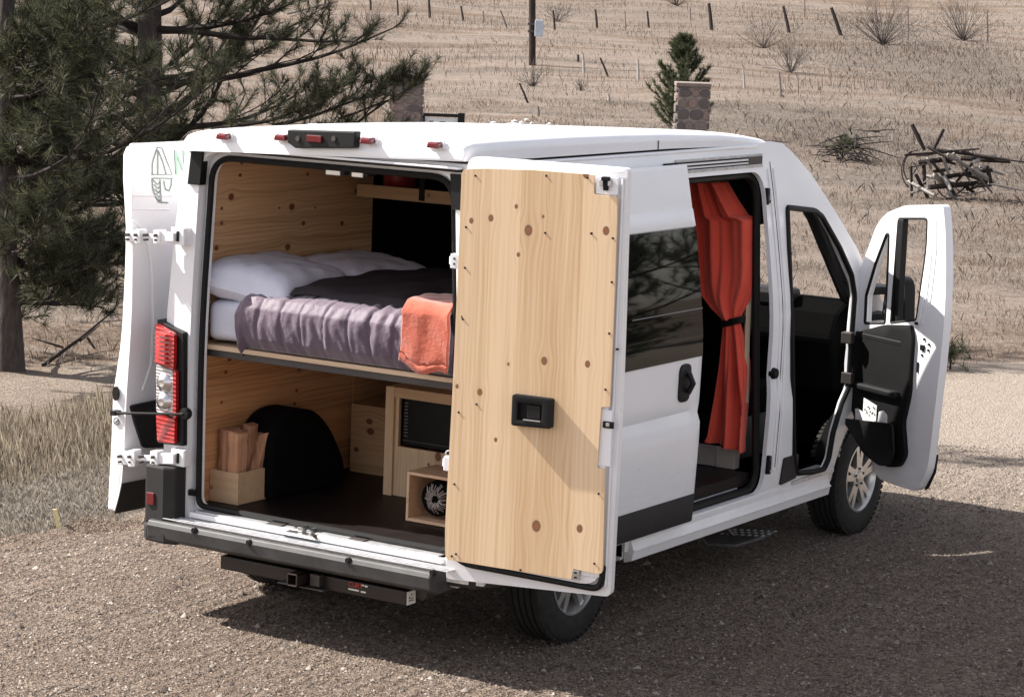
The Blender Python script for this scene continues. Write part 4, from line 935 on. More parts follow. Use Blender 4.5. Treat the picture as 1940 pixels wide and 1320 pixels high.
for a in ((1760, 642), (1769, 652), (1768, 663), (1756, 672)): u, z = fd(a); fbox(m, u-.006, u+.006, z-.006, z+.006, .02, .043)
u, z = fd((1757, 658)); fbox(m, u-.016, u+.016, z-.016, z+.016, .02, .045); u, z = fd((1748, 695)); fbox(m, u-.006, u+.006, z-.03, z+.03, .02, .043); u, z = fd((1745, 612)); fbox(m, u-.008, u+.008, z-.008, z+.008, .02, .044)
obj('latch_hardware', m, SEAL, pd_)
for yy in (640, 716):
    q = onS((1607, yy), .0); m = MB(); m.box((q[0]-.04, q[1]-.02, q[2]-.035), (q[0]+.03, q[1]+.03, q[2]+.035)); obj('door_hinge', m, DARKMET, van, bevel=.005)
# door mirror on the outside of the door
def fdo(a, d): q = hit(a, FHI+FN*d, FN); return (float((q-FHI)@FU), float(q[2]))
u0, z0 = fdo((1662, 608), -.2); u1, z1 = fdo((1730, 523), -.2); cu, cz = (u0+u1)/2, (z0+z1)/2
mp = rpoly([(cu-.11, cz-.15), (cu-.10, cz+.14), (cu+.08, cz+.15), (cu+.12, cz-.15)], [.04, .06, .09, .05], 5)
mr = skin('door_mirror', mp, lambda u, z: fmapd(-.22)(u, z), BLACK, pd_, step=.08, thick=.08, nrm=FN, bev=.015)
skin('mirror_glass', rpoly([(cu-.09, cz-.06), (cu-.085, cz+.12), (cu+.07, cz+.125), (cu+.095, cz-.06)], .03, 4), lambda u, z: fmapd(-.216)(u, z), MIRR, mr, step=.2, thick=.003, nrm=FN, smooth=False)
skin('mirror_glass', rpoly([(cu-.09, cz-.135), (cu-.09, cz-.075), (cu+.095, cz-.075), (cu+.10, cz-.135)], .02, 4), lambda u, z: fmapd(-.216)(u, z), MIRR, mr, step=.2, thick=.003, nrm=FN, smooth=False)
m = MB(); fbox(m, cu-.28, cu-.05, cz-.14, cz-.10, -.25, -.06); fbox(m, cu-.28, cu-.05, cz+.02, cz+.07, -.25, -.06); obj('mirror_arm', m, BLACK, mr, bevel=.01)

# ------------------------------------------------------------------ inside of the van
def kp(lst, x=-.86): return [(hx(a[:2], x)[1], hx(a[:2], x)[2], a[2]/370) for a in lst]
kl = kp([(438, 373, 7), (420, 423, 4), (420, 395, 3.5), (455, 332, 4), (458, 308, 4), (553, 392, 7), (575, 423, 5), (545, 468, 7), (410, 470, 5), (648, 423, 5), (583, 330, 3.5), (676, 362, 6), (663, 475, 4), (529, 394, 2.5), (597, 393, 2.5)])
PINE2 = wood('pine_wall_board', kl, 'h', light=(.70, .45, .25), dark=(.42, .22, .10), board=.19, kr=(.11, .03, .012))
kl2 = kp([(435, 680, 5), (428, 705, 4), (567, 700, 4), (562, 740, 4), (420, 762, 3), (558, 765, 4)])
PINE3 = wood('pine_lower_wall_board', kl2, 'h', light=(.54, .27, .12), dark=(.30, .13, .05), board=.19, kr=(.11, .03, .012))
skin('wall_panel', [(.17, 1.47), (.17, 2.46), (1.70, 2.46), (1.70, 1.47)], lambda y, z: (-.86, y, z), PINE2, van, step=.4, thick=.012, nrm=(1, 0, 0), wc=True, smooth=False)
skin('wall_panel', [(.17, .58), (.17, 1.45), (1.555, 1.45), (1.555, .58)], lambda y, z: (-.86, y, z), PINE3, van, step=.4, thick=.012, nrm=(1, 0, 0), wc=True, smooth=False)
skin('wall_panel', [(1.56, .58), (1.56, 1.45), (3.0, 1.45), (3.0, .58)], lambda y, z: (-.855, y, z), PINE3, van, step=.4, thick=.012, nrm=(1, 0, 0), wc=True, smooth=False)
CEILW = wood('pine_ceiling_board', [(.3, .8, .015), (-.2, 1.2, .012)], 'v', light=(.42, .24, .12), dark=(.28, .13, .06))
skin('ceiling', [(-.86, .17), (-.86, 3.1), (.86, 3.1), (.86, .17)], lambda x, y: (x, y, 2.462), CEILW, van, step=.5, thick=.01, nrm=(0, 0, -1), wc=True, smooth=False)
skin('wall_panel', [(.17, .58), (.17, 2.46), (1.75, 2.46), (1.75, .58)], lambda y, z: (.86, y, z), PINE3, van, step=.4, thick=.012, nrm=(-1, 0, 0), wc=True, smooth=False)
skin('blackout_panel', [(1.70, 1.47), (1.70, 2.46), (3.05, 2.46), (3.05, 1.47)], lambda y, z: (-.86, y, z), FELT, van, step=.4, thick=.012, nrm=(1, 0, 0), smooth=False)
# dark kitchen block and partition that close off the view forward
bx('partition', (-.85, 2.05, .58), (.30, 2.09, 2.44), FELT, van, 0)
# bed platform
q = hy((385, 655), .2); zb = 1.445
PLY = wood_axis('plywood_edge', 0, (.62, .47, .33), (.45, .30, .19))
bx('bed_platform', (-.85, .185, zb-.024), (.855, 1.62, zb), PLY, van, .002)
bx('bed_rail', (-.85, .20, zb-.062), (.855, .245, zb-.026), simple('grey_steel_rail', (.06, .055, .055), .4, .5), van, .003)
bx('bed_support', (-.84, 1.60, .58), (-.28, 1.615, 1.42), PINE3, van, 0) if False else None
# black wheel box
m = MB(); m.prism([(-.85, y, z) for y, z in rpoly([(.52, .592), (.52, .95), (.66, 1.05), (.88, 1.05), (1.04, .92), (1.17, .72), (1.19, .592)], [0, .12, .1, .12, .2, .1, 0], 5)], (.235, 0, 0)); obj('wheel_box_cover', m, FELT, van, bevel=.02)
# cabinets
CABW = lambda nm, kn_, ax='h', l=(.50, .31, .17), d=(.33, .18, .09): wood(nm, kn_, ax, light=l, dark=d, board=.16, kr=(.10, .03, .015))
def kpy(lst, y): return [(hy(a[:2], y)[0], hy(a[:2], y)[2], a[2]/350) for a in lst]
yb1 = 1.47
c0 = hy((640, 760), yb1); c1 = hy((735, 775), yb1)
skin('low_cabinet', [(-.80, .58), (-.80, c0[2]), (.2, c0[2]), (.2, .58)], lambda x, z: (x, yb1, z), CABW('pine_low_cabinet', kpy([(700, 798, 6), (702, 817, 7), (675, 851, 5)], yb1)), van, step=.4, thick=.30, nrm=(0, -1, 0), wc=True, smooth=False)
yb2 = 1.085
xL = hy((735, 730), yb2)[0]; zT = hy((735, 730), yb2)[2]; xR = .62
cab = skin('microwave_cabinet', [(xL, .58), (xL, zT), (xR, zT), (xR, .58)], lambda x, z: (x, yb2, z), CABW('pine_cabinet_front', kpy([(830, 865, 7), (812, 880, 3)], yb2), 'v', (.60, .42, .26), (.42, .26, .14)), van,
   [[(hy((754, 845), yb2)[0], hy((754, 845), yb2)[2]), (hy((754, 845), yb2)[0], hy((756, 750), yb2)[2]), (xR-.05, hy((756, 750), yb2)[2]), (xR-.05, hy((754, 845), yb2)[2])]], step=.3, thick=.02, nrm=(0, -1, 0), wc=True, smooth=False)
BAT = wood_axis('light_pine_batten', 2, (.66, .47, .29), (.48, .30, .16))
m = MB(); m.box((xL, yb2-.018, .585), (xL+.055, yb2-.001, zT)); obj('cabinet_stile', m, BAT, cab, bevel=.002)
m = MB(); m.box((xL+.056, yb2-.018, zT-.055), (xR, yb2-.001, zT)); obj('cabinet_rail', m, wood_axis('light_pine_rail', 0, (.62, .43, .26), (.46, .28, .15)), cab, bevel=.002)
m = MB(); m.box((xL+.0, yb2+.022, .585), (xL+.018, 2.04, zT)); m.box((xL, yb2+.022, zT-.02), (xR, 2.04, zT-.002)); m.box((xL+.02, yb2+.5, .6), (xR, yb2+.52, zT-.03)); obj('cabinet_carcass', m, BAT, cab)
# overhead shelf with strap
ys = 1.42
s0 = hy((676, 352), ys); s1 = hy((676, 372), ys)
SHW = wood_axis('shelf_front_pine', 0, (.58, .38, .21), (.44, .26, .13))
bx('overhead_shelf', (s0[0], ys, s1[2]), (.84, ys+.02, s0[2]+.012), SHW, van, .002)
bx('shelf_board', (s0[0]+.01, ys+.021, s1[2]+.005), (.84, 2.04, s1[2]+.02), FELT, van, 0)
q = hy((800, 360), ys); bx('shelf_strap', (q[0]-.018, ys-.006, q[2]-.06), (q[0]+.018, ys-.001, 2.455), SEAL, van, 0)
# cab: dashboard, seats, roof locker
m = MB(); m.prism([(-.86, y, z) for y, z in [(4.35, .9), (4.22, 1.25), (4.30, 1.40), (4.45, 1.47), (4.9, 1.40), (5.0, .9)]], (1.72, 0, 0)); dash = obj('dashboard', m, simple('black_dashboard', (.003, .003, .003), .95, spec=.03), van, bevel=.03)
bx('dashboard_binnacle', (.2, 4.30, 1.40), (.5, 4.5, 1.52), BLACK, dash, .03); bx('dashboard_binnacle', (-.5, 4.2, 1.38), (-.2, 4.4, 1.53), BLACK, dash, .03)
m = MB(); m.tube([(-.42+.18*math.cos(t), 4.12-.05*math.sin(t), 1.33+.17*math.sin(t)) for t in np.linspace(0, 6.283, 24)], .015, 8, cap=False); obj('steering_wheel', m, BLACK, dash, smooth=True)
for sx in (-.48, .48):
    m = MB(); m.box((sx-.25, 3.35, .85), (sx+.25, 3.88, 1.02)); st_ = obj('seat_cushion', m, VINYL, van, bevel=.05)
    m = MB(); m.prism([(sx-.24, y, z) for y, z in [(3.32, .98), (3.45, .98), (3.30, 1.62), (3.18, 1.60)]], (.48, 0, 0)); obj('seat_back', m, VINYL, st_, bevel=.05)
    m = MB(); m.box((sx-.13, 3.14, 1.66), (sx+.13, 3.24, 1.84)); obj('headrest', m, VINYL, st_, bevel=.04)
    m = MB(); m.box((sx-.2, 3.4, .58), (sx+.2, 3.8, .84)); obj('seat_base', m, BLACK, st_, bevel=.01)
skin('cab_side_lining', [(1.70, .52), (1.70, 1.46), (4.7, 1.38), (4.7, .52)], lambda y, z: (-.93, y, z), FELT, van, step=.5, thick=.01, nrm=(1, 0, 0), smooth=False)
bx('cab_floor', (-.93, 3.15, .45), (.93, 4.5, .52), FELT, van, 0)
bx('firewall', (-.9, 4.9, .45), (.9, 4.94, 1.42), FELT, van, 0)
bx('cab_roof_locker', (-.84, 3.12, 2.02), (.84, 3.42, 2.36), FELT, van, .03)
bx('cab_headliner', (-.84, 3.10, 2.40), (.84, 3.3, 2.44), FELT, van, 0)
q0, q1 = hy((1320, 842), 3.1), hy((1358, 888), 3.1)
m = MB(); q2 = hy((1358, 850), 3.1); q3 = hy((1392, 892), 3.1); m.box((q0[0]-.2, 3.10, .585), (q2[0], 3.16, q0[2])); obj('seat_box_trim', m, simple('beige_painted_metal', (.33, .30, .28), .6), van, bevel=.004)
m = MB(); m.box((q2[0]+.002, 3.09, .585), (q3[0], 3.155, q2[2])); obj('seat_box_trim', m, simple('beige_painted_metal_light', (.38, .34, .31), .6), van, bevel=.004)
m = MB(); m.tube([(.865, 3.045, 1.95), (.868, 3.045, 1.45), (.875, 3.045, 1.15), (.88, 3.05, 1.0)], .02, 4); obj('pillar_wood_strip', m, wood_axis('pale_pine_strip', 2, (.6, .47, .34), (.45, .33, .22)), van)

# ================================================================== THINGS CARRIED IN THE VAN
def grid(name, nu, nv, f, mat, parent=None, closed_u=False, wc=None):
    m = MB()
    for j in range(nv+1):
        for i in range(nu+1): m.v.append(T3(f(i/nu, j/nv)))
    for j in range(nv):
        for i in range(nu): q = j*(nu+1)+i; m.f.append((q, q+1, q+nu+2, q+nu+1)); m.m.append(0)
    return obj(name, m, mat, parent, smooth=True, angle=0, fix=False)
def nz(x, y, k=0): 
    return math.sin(x*1.7+k+1.3*math.sin(y*1.1+k*2))*math.sin(y*1.9-k+1.1*math.sin(x*.9+k))
# mattress under a fitted sheet
def matt(u, v):
    # superellipse cross-section along x
    t = 2*math.pi*u; c, s = math.cos(t), math.sin(t)
    y = .90+.70*math.copysign(abs(c)**.25, c); z = 1.57+.118*math.copysign(abs(s)**.32, s)
    e = abs(2*v-1); k = (1-max(0, (e-.93)/.07)**2*.25)
    x = -.852+1.70*v
    return (x, .90+(y-.90)*k, 1.57+(z-1.57)*k+.004*nz(x*8, y*9))
mt = grid('mattress', 64, 60, matt, SHEET); tag(mt, 'mattress in a white sheet on the raised bed platform', 'mattress')
def dv(u, v):
    # u across the van, v from the rear hem over the edge and along the top
    x = -.575+1.42*u; hem = .02*math.sin(u*9)+.01*math.sin(u*31)
    L = v*1.55
    h = .30
    if L < h: a = L/h; z = 1.452+.27*(a)**.9; y = .165-.03*math.sin(a*math.pi*.8)+max(0, a-.8)*.15
    else:
        b_ = L-h; z = 1.722+.035*(1-math.exp(-b_*9)); y = .195+b_*1.0
    seam = (u*1.45+.012*math.sin(L*8+u*20))/.145; fr = abs(seam-round(seam)); puff = min(1, fr*8)**.5
    cross = (L-.02)/.75; fr2 = abs(cross-round(cross)); puff *= .55+.45*min(1, fr2*7)**.6
    w_ = .005*nz(x*22, L*7, 1)+.0035*nz(x*48, L*15, 2)+.008*nz(x*5, L*4)+.006*u*math.sin(x*70+math.sin(L*9+x*8)*2.2)*min(1, L*6)
    d = .010*puff+w_*.8
    if L < h: y -= d*(1.0); z += .25*d
    else: z += d
    if u < .03: z -= (.03-u)*1.6; y += 0
    tuck = min(1, L/.05); y += (1-tuck)*.03
    return (x+.006*nz(L*12, x*4), y, z)
du = grid('duvet', 230, 150, dv, DUVET); tag(du, 'purple grey quilted satin duvet hanging over the bed edge', 'duvet')
md = du.modifiers.new('solid', 'SOLIDIFY'); md.thickness = .015; md.offset = -1
def top_cover(u, v):   # dark plum cover laid over the top of the duvet
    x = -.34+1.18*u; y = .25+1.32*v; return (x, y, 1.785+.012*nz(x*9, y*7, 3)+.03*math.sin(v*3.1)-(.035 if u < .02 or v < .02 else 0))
tb = grid('dark_top_cover', 70, 50, top_cover, PLUM_CLOTH); tag(tb, 'dark plum cover spread across the top of the duvet', 'blanket')
def pillow(name, c, lx, ly, h, rot, tilt, k, label):
    m = MB(); N = 40; M_ = 24
    R_ = Matrix.Rotation(rot, 3, 'Z') @ Matrix.Rotation(tilt, 3, 'Y')
    for side_ in (1, -1):
        base = len(m.v)
        for j in range(M_+1):
            for i in range(N+1):
                a = 2*i/N-1; b_ = 2*j/M_-1
                edge = max(0, (1-abs(a)**4.5))*max(0, (1-abs(b_)**4.5))
                z = side_*h*edge**.45*(.5 if side_ < 0 else 1)
                pinch = 1-.09*(b_*b_)*(1-abs(a)); pin2 = 1-.09*(a*a)*(1-abs(b_))
                wr = (.006*nz(a*5, b_*4, k)+.003*nz(a*15+b_*6, b_*11, k+2)+.006*math.sin(b_*14+a*5+k)*abs(a)**1.5)*edge**.5
                v = R_ @ Vector((a*lx/2*pin2, b_*ly/2*pinch, z+wr)); m.v.append(tuple(v+Vector(c)))
        for j in range(M_):
            for i in range(N):
                q = base+j*(N+1)+i; m.f.append((q, q+1, q+N+2, q+N+1) if side_ > 0 else (q+N+1, q+N+2, q+1, q)); m.m.append(0)
    o = obj(name, m, SHEET, None, smooth=True, angle=0); return tag(o, label, 'pillow', 'white pillows at the head of the bed')
pillow('pillow', (-.63, .54, 1.728), .60, .74, .150, R(4), R(9), 1, 'white pillow nearest the open rear doors, on the bed')
pillow('pillow', (-.55, 1.20, 1.735), .60, .70, .118, R(-5), R(6), 4, 'white pillow further inside the van, beside the dark wall')
def tw(u, v):
    x = .475+.275*u+.015*math.sin(v*5); L = v*.62; h = .26
    if L < h: a = L/h; z = 1.475+.285*a+.03*(u-.5)*(1-a)*-1.2+.02*(1-a)*math.cos(u*7); y = .128-.008*a+.0
    else: b_ = L-h; z = 1.790+.01*math.sin(b_*9); y = .15+b_
    if .24 < L < .30: y += .0
    d = .004*nz(x*20, L*14, 5)+.004*math.sin(u*5+L*6)*min(1, (1-v)*2)
    return (x, y-d if L < h else y, z+(d if L >= h else 0)+(.018 if abs(L-.02) < .012 else 0))
t_ = grid('towel', 60, 70, tw, TOWEL); tag(t_, 'orange fleece towel folded over the duvet corner', 'towel'); md = t_.modifiers.new('solid', 'SOLIDIFY'); md.thickness = .02; md.offset = 1
# firewood crate and logs
FL = .592
CRW = wood_axis('birch_ply_box', 0, (.60, .42, .26), (.44, .28, .16), sc=.6)
ca = hz((450, 957), FL); cz_ = hy((450, 897), ca[1])[2]
fb = thing('firewood_box', (ca[0]-.12, ca[1]+.15, FL), 'small plywood box of split logs just inside the rear door', 'box')
x1, y0 = ca[0], ca[1]; x0 = -.857; y1 = hx((513, 942), x1)[1]; t = .012
def fbx(n, a, b_): return bx(n, a, b_, CRW, fb, .0015)
fbx('box_side', (x0, y0, FL), (x1, y0+t, cz_)); fbx('box_side', (x1-t, y0+t, FL), (x1, y1, cz_)); fbx('box_side', (x0, y1-t, FL), (x1-t, y1, cz_)); fbx('box_side', (x0, y0+t, FL), (x0+t, y1-t, cz_)); fbx('box_base', (x0+t, y0+t, FL), (x1-t, y1-t, FL+.01))
LOGF = wood_axis('split_log_face', 2, (.60, .32, .18), (.17, .07, .04), .85, .8)
BARK = NB('bark'); _o = BARK.oc(); BARK.col(BARK.ramp(BARK.noise(BARK.map(_o, (26, 26, 7)), 1, 5, .7), [(.3, (.018, .014, .013)), (.7, (.07, .056, .05))])); BARK.p(Roughness=.95); BARK.bump(BARK.noise(BARK.map(_o, (20, 20, 5)), 1, 4, .7), .03, .9); BARK = BARK.m
def log(c, r, h, lean, rot, label, n=7):
    m = MB(); ang = sorted([rot+2*math.pi*k/n+random.uniform(-.25, .25) for k in range(n)]); rr = [r*random.uniform(.75, 1.1) for _ in range(n)]
    NL = 8
    for j in range(NL+1):
        for k in range(n):
            w_ = 1+.07*math.sin(j*1.7+k*2)+random.uniform(-.05, .05); m.v.append((c[0]+rr[k]*w_*math.cos(ang[k])+lean[0]*j/NL*h, c[1]+rr[k]*w_*math.sin(ang[k])+lean[1]*j/NL*h, c[2]+j/NL*h+(.008*math.sin(k*2) if j == NL else 0)))
    for j in range(NL):
        for k in range(n):
            q = j*n; m.f.append((q+k, q+(k+1) % n, q+n+(k+1) % n, q+n+k)); m.m.append(1 if math.cos((ang[k]+ang[(k+1) % n]+(6.283 if k == n-1 else 0))/2-2.3) > .55 else 0)
    m.f.append(tuple(range(NL*n, NL*n+n))); m.m.append(0); m.f.append(tuple(range(n))[::-1]); m.m.append(0)
    o = obj('firewood_log', m, [LOGF, BARK], None, smooth=False, bevel=.003); return tag(o, label, 'log', 'split logs standing in the plywood box')
log((x0+.062, y0+.075, FL+.012), .062, .37, (0, .0), .3, 'split log at the left side of the plywood box')
log((x1-.078, y0+.07, FL+.012), .068, .365, (.0, .0), 1.1, 'thick reddish split log in the middle of the box')
log((x1-.07, y1-.12, FL+.012), .062, .34, (.10, .30), 2.0, 'split log leaning to the right in the box')
log((x0+.10, y0+.20, FL+.012), .05, .385, (0, 0), .8, 'darker split log standing behind the others')
# black rug beside the box is the wheel box; kettle / enamel pot on the shelf
q = hy((758, 352), ys+.16); pz_ = s0[2]+.014
pot = thing('enamel_pot', (q[0], ys+.16, s1[2]+.02), 'dark red enamel pot standing on the overhead shelf', 'pot')
m = MB(); m.lathe([(0, 0), (.088, 0), (.094, .01), (.095, .19), (.090, .192), (.088, .02), (0, .02)], (q[0], ys+.16, s1[2]+.021), 40, 'z'); obj('pot_body', m, ENAMEL, pot, smooth=True)
m = MB(); m.tube([(q[0]-.09, ys+.12, s1[2]+.17), (q[0]-.14, ys+.10, s1[2]+.165), (q[0]-.14, ys+.16, s1[2]+.165), (q[0]-.09, ys+.18, s1[2]+.17)], .006, 6); obj('pot_handle', m, CHROME, pot, smooth=True)
m = MB(); m.tube([(q[0]+.097*math.cos(t), ys+.16+.097*math.sin(t), s1[2]+.205) for t in np.linspace(0, 6.283, 32)], .005, 6, cap=False); obj('pot_rim', m, BLACK, pot, smooth=True)
# microwave in the cabinet
ma, mb_ = hy((756, 843), yb2+.03), hy((756, 752), yb2+.03)
mw = thing('microwave', (ma[0]+.2, yb2+.2, ma[2]), 'black microwave oven set in the pine cabinet', 'microwave')
bx('microwave_body', (ma[0]+.006, yb2+.035, ma[2]+.006), (xR-.06, yb2+.40, mb_[2]-.002), simple('gloss_black_body', (.003, .003, .0035), .4), mw, .004)
m = MB(); za, zb_ = ma[2]+.055, mb_[2]-.03
for i in range(11): m.box((ma[0]+.028, yb2+.030, zb_-.018*i), (ma[0]+.052, yb2+.035, zb_-.018*i+.006))
obj('vent_slot', m, simple('grey_vent', (.12, .115, .11), .5), mw)
m = MB(); m.box((ma[0]+.02, yb2+.029, ma[2]+.03), (xR-.08, yb2+.035, ma[2]+.034)); obj('door_line', m, DARKMET, mw)
# open wooden box with a coil of cord
q0 = hz((768, 986), FL); q1 = hy((768, 892), q0[1]); bxw = .42; bz1 = q1[2]; t = .016
wb_ = thing('open_wooden_box', (q0[0]+.15, q0[1]+.12, FL), 'open fronted pine box on the floor before the cabinet', 'box')
PB = wood_axis('pine_box_board', 0, (.62, .44, .29), (.45, .28, .17))
fb2 = lambda n, a, b_: bx(n, a, b_, PB, wb_, .002)
fb2('side_board', (q0[0], q0[1], FL+.002), (q0[0]+t, q0[1]+.26, bz1)); fb2('side_board', (q0[0]+bxw, q0[1], FL+.002), (q0[0]+bxw+t, q0[1]+.26, bz1)); fb2('top_board', (q0[0]+t, q0[1], bz1-t), (q0[0]+bxw, q0[1]+.26, bz1)); fb2('bottom_board', (q0[0]+t, q0[1], FL+.002), (q0[0]+bxw, q0[1]+.26, FL+.002+t)); fb2('back_board', (q0[0]+t, q0[1]+.245, FL+.02), (q0[0]+bxw, q0[1]+.26, bz1-t))
cc = (q0[0]+.155, q0[1]+.06, (FL+bz1)/2)
m = MB()
for k in range(34):
    a = 2*math.pi*k/34+random.uniform(-.05, .05); r1_ = random.uniform(.06, .085); r2_ = random.uniform(.018, .03)
    m.tube([(cc[0]+r2_*math.cos(a), cc[1]-.02, cc[2]+r2_*math.sin(a)), (cc[0]+(r1_+r2_)/2*math.cos(a+.1), cc[1]-.035, cc[2]+(r1_+r2_)/2*math.sin(a+.1)), (cc[0]+r1_*math.cos(a+.15), cc[1]-.01, cc[2]+r1_*math.sin(a+.15))], .0028, 5)
cl_ = obj('coil_of_cord', m, simple('frayed_grey_cord', (.30, .27, .25), .8), None); tag(cl_, 'grey rosette of bundled cord inside the open pine box', 'cord')
m = MB(); m.lathe([(0, -.01), (.092, -.01), (.095, .03), (.09, .07), (0, .07)], cc, 32, 'y'); k = obj('dark_backing_bundle', m, FELT, cl_, smooth=True)
# curtain in the cab doorway
CR = [(345, 1306, 1372), (352, 1307, 1376), (380, 1309, 1392), (410, 1311, 1412), (416, 1312, 1443), (450, 1315, 1443), (500, 1318, 1443), (535, 1321, 1439), (560, 1331, 1427), (585, 1352, 1413), (605, 1373, 1405), (622, 1373, 1408), (660, 1367, 1414), (710, 1361, 1421), (760, 1354, 1428), (810, 1346, 1436), (862, 1338, 1441)]
rows = np.array([c[0] for c in CR], float); cl = np.array([c[1] for c in CR], float); cr_ = np.array([c[2] for c in CR], float)
YC = 3.035
def cur(u, v):
    row = 345+517*v; a = np.interp(row, rows, cl); b_ = np.interp(row, rows, cr_)
    if v > .93: row -= (v-.93)*(1-u)**1.2*517*.9*.8
    q = hy((a+(b_-a)*u, row), YC); wd_ = (b_-a)/133.
    tie = math.exp(-((row-605)/60)**2); g = .018+.022*min(1, abs(row-605)/120)
    d = g*(math.cos(u*math.pi*2*2.3+.9+.9*math.sin(v*4))+.3*math.cos(u*math.pi*2*6.3+v*3))*(1-.4*tie)
    if row < 605: d += .04*math.exp(-((u-.42-.25*(1-v*2))/.12)**2)
    return (min(q[0], .885), q[1]-d-.03*tie, q[2])
cu_ = grid('curtain', 150, 120, cur, CURT); tag(cu_, 'red orange curtain tied back in the side doorway', 'curtain')
md = cu_.modifiers.new('solid', 'SOLIDIFY'); md.thickness = .004
m = MB()
P = []
for k in range(17):
    t = 2*math.pi*k/16; q = hy((1389+22*math.cos(t), 609-5*math.cos(t)), YC-.015-.045*math.sin(t)); P.append(q)
for dz in (-.014, -.005, .004, .013): m.tube([p+np.array([0, 0, dz]) for p in P], .007, 6, cap=False)
obj('tie_band', m, SEAL, cu_, smooth=True)
# papers in the door pocket
def sheet(pts, d0, d1, label, name, mat=PAPER, marks=None):
    P0 = [fmapd(d0)(*fd(a)) for a in pts]; m = MB(); m.prism(P0, tuple(FN*.004)); o = obj(name, m, mat, None); tag(o, label, 'leaflet', 'papers in the passenger door pocket')
    if marks:
        m = MB()
        for a in marks:
            u, z = fd(a); fbox(m, u-.005, u+.006, z-.005, z+.004, d0+.032, d0+.036)
        obj('print_marks', m, PRINT, o)
    return o
sheet([(1644, 800), (1645, 772), (1650, 772), (1682, 797), (1681, 803)], .075, 0, 'plain grey white leaflet lowest in the door pocket', 'leaflet')
sheet([(1657, 778), (1660, 752), (1684, 767), (1681, 796), (1668, 788)], .065, 0, 'printed leaflet standing upright in the door pocket', 'leaflet', marks=[(1663, 774), (1669, 769), (1673, 778), (1679, 770), (1678, 780), (1667, 781)])
sheet([(1685, 800), (1689, 778), (1697, 776), (1704, 785), (1703, 800)], .070, 0, 'curled white paper at the right end of the door pocket', 'leaflet')

# ================================================================== TREES
def needlemat(name, a, b_, c):
    b = NB(name); rn = b.n('ShaderNodeNewGeometry').outputs['Random Per Island']
    cr = b.ramp(rn, [(0, a), (.55, b_), (1, c)]); b.col(cr); b.p(Roughness=.55); b.b.inputs['Specular IOR Level'].default_value = .3
    tl = b.n('ShaderNodeBsdfTranslucent'); b.l(cr, tl.inputs[0]); mx = b.n('ShaderNodeMixShader'); mx.inputs[0].default_value = .35
    b.l(b.b.outputs[0], mx.inputs[1]); b.l(tl.outputs[0], mx.inputs[2]); b.l(mx.outputs[0], b.t.nodes['Material Output'].inputs[0])
    return b.m
DTW = simple('dark_twigs', (.022, .017, .015), .9)
NEED = needlemat('pine_needles', (.012, .015, .008), (.038, .042, .022), (.16, .16, .09))
NEED2 = needlemat('young_pine_needles', (.028, .036, .018), (.06, .07, .036), (.12, .13, .07))
def tufts(name, P, D, mat, parent, L=.13, w=.005, n=34, spread=(.35, 1.25)):
    P = np.array(P); D = np.array(D); D /= np.linalg.norm(D, axis=1)[:, None]+1e-9
    k = len(P); a = np.cross(D, [0.3, .2, 1.]); a /= np.linalg.norm(a, axis=1)[:, None]+1e-9; b_ = np.cross(D, a)
    th = rng.random((k, n))*6.283; sp = spread[0]+(spread[1]-spread[0])*rng.random((k, n)); off = rng.random((k, n))*.09
    d = D[:, None]*np.cos(sp)[..., None]+(a[:, None]*np.cos(th)[..., None]+b_[:, None]*np.sin(th)[..., None])*np.sin(sp)[..., None]
    base = P[:, None]-D[:, None]*off[..., None]; ll = L*(.7+.5*rng.random((k, n)))
    sd = np.cross(d, rng.normal(size=d.shape)); sd /= np.linalg.norm(sd, axis=2)[..., None]+1e-9
    V = np.stack([base+sd*w/2, base-sd*w/2, base+d*ll[..., None]], 2).reshape(-1, 3); F = np.arange(len(V)).reshape(-1, 3)
    me = bpy.data.meshes.new(name); me.vertices.add(len(V)); me.vertices.foreach_set('co', V.ravel())
    me.loops.add(F.size); me.loops.foreach_set('vertex_index', F.ravel()); me.polygons.add(len(F))
    me.polygons.foreach_set('loop_start', np.arange(0, F.size, 3)); me.polygons.foreach_set('loop_total', [3]*len(F)); me.update()
    me.materials.append(mat); return link(name, me, parent)
def curve(p0, d, L, up, n, jit):
    P = [np.array(p0, float)]; d = np.array(d, float); d /= np.linalg.norm(d)
    for i in range(n):
        d = d+np.array([rng.normal()*jit, rng.normal()*jit, up+rng.normal()*jit*.7]); d /= np.linalg.norm(d); P.append(P[-1]+d*L/n)
    return P
def pine(base, h, r, limbs, label, name='pine_tree', zmin=.5, dense=1., lean=(0, 0), tw=14, needles=34, extra=()):
    t = thing(name, base, label, 'pine tree', 'ponderosa pines left of the van'); base = np.array(base)
    up = _u*1.0; up = np.array([-.035+lean[0], .02+lean[1], 1.]); m = MB(); tp = [base+up*h*k/14+np.array([.03*math.sin(k*1.3), .03*math.cos(k*1.7), -.1 if k == 0 else 0]) for k in range(15)]
    m.tube(tp, [r*(1.35 if k == 0 else 1)*(1-.85*k/14) for k in range(15)], 12); obj('trunk', m, BARK, t, smooth=True)
    B = MB(); TP, TD = [], []
    for i in range(limbs):
        f = (i+rng.random())/limbs; z = zmin+(h-zmin)*f**1.25; L = (.32*h*(1-f)**.55+.4)*rng.uniform(.7, 1.15)
        a = rng.random()*6.283; d = np.array([math.cos(a), math.sin(a), rng.uniform(-.15, .35)])
        p0 = base+up*z; limb(B, TP, TD, p0, d, L, r*.30*(1-f*.6), tw)
    for (p0, d, L, rr, n_) in extra: limb(B, TP, TD, p0, d, L, rr, n_)
    obj('branch', B, DTW, t, smooth=True); tufts('foliage', TP, TD, NEED, t, n=needles)
    return t
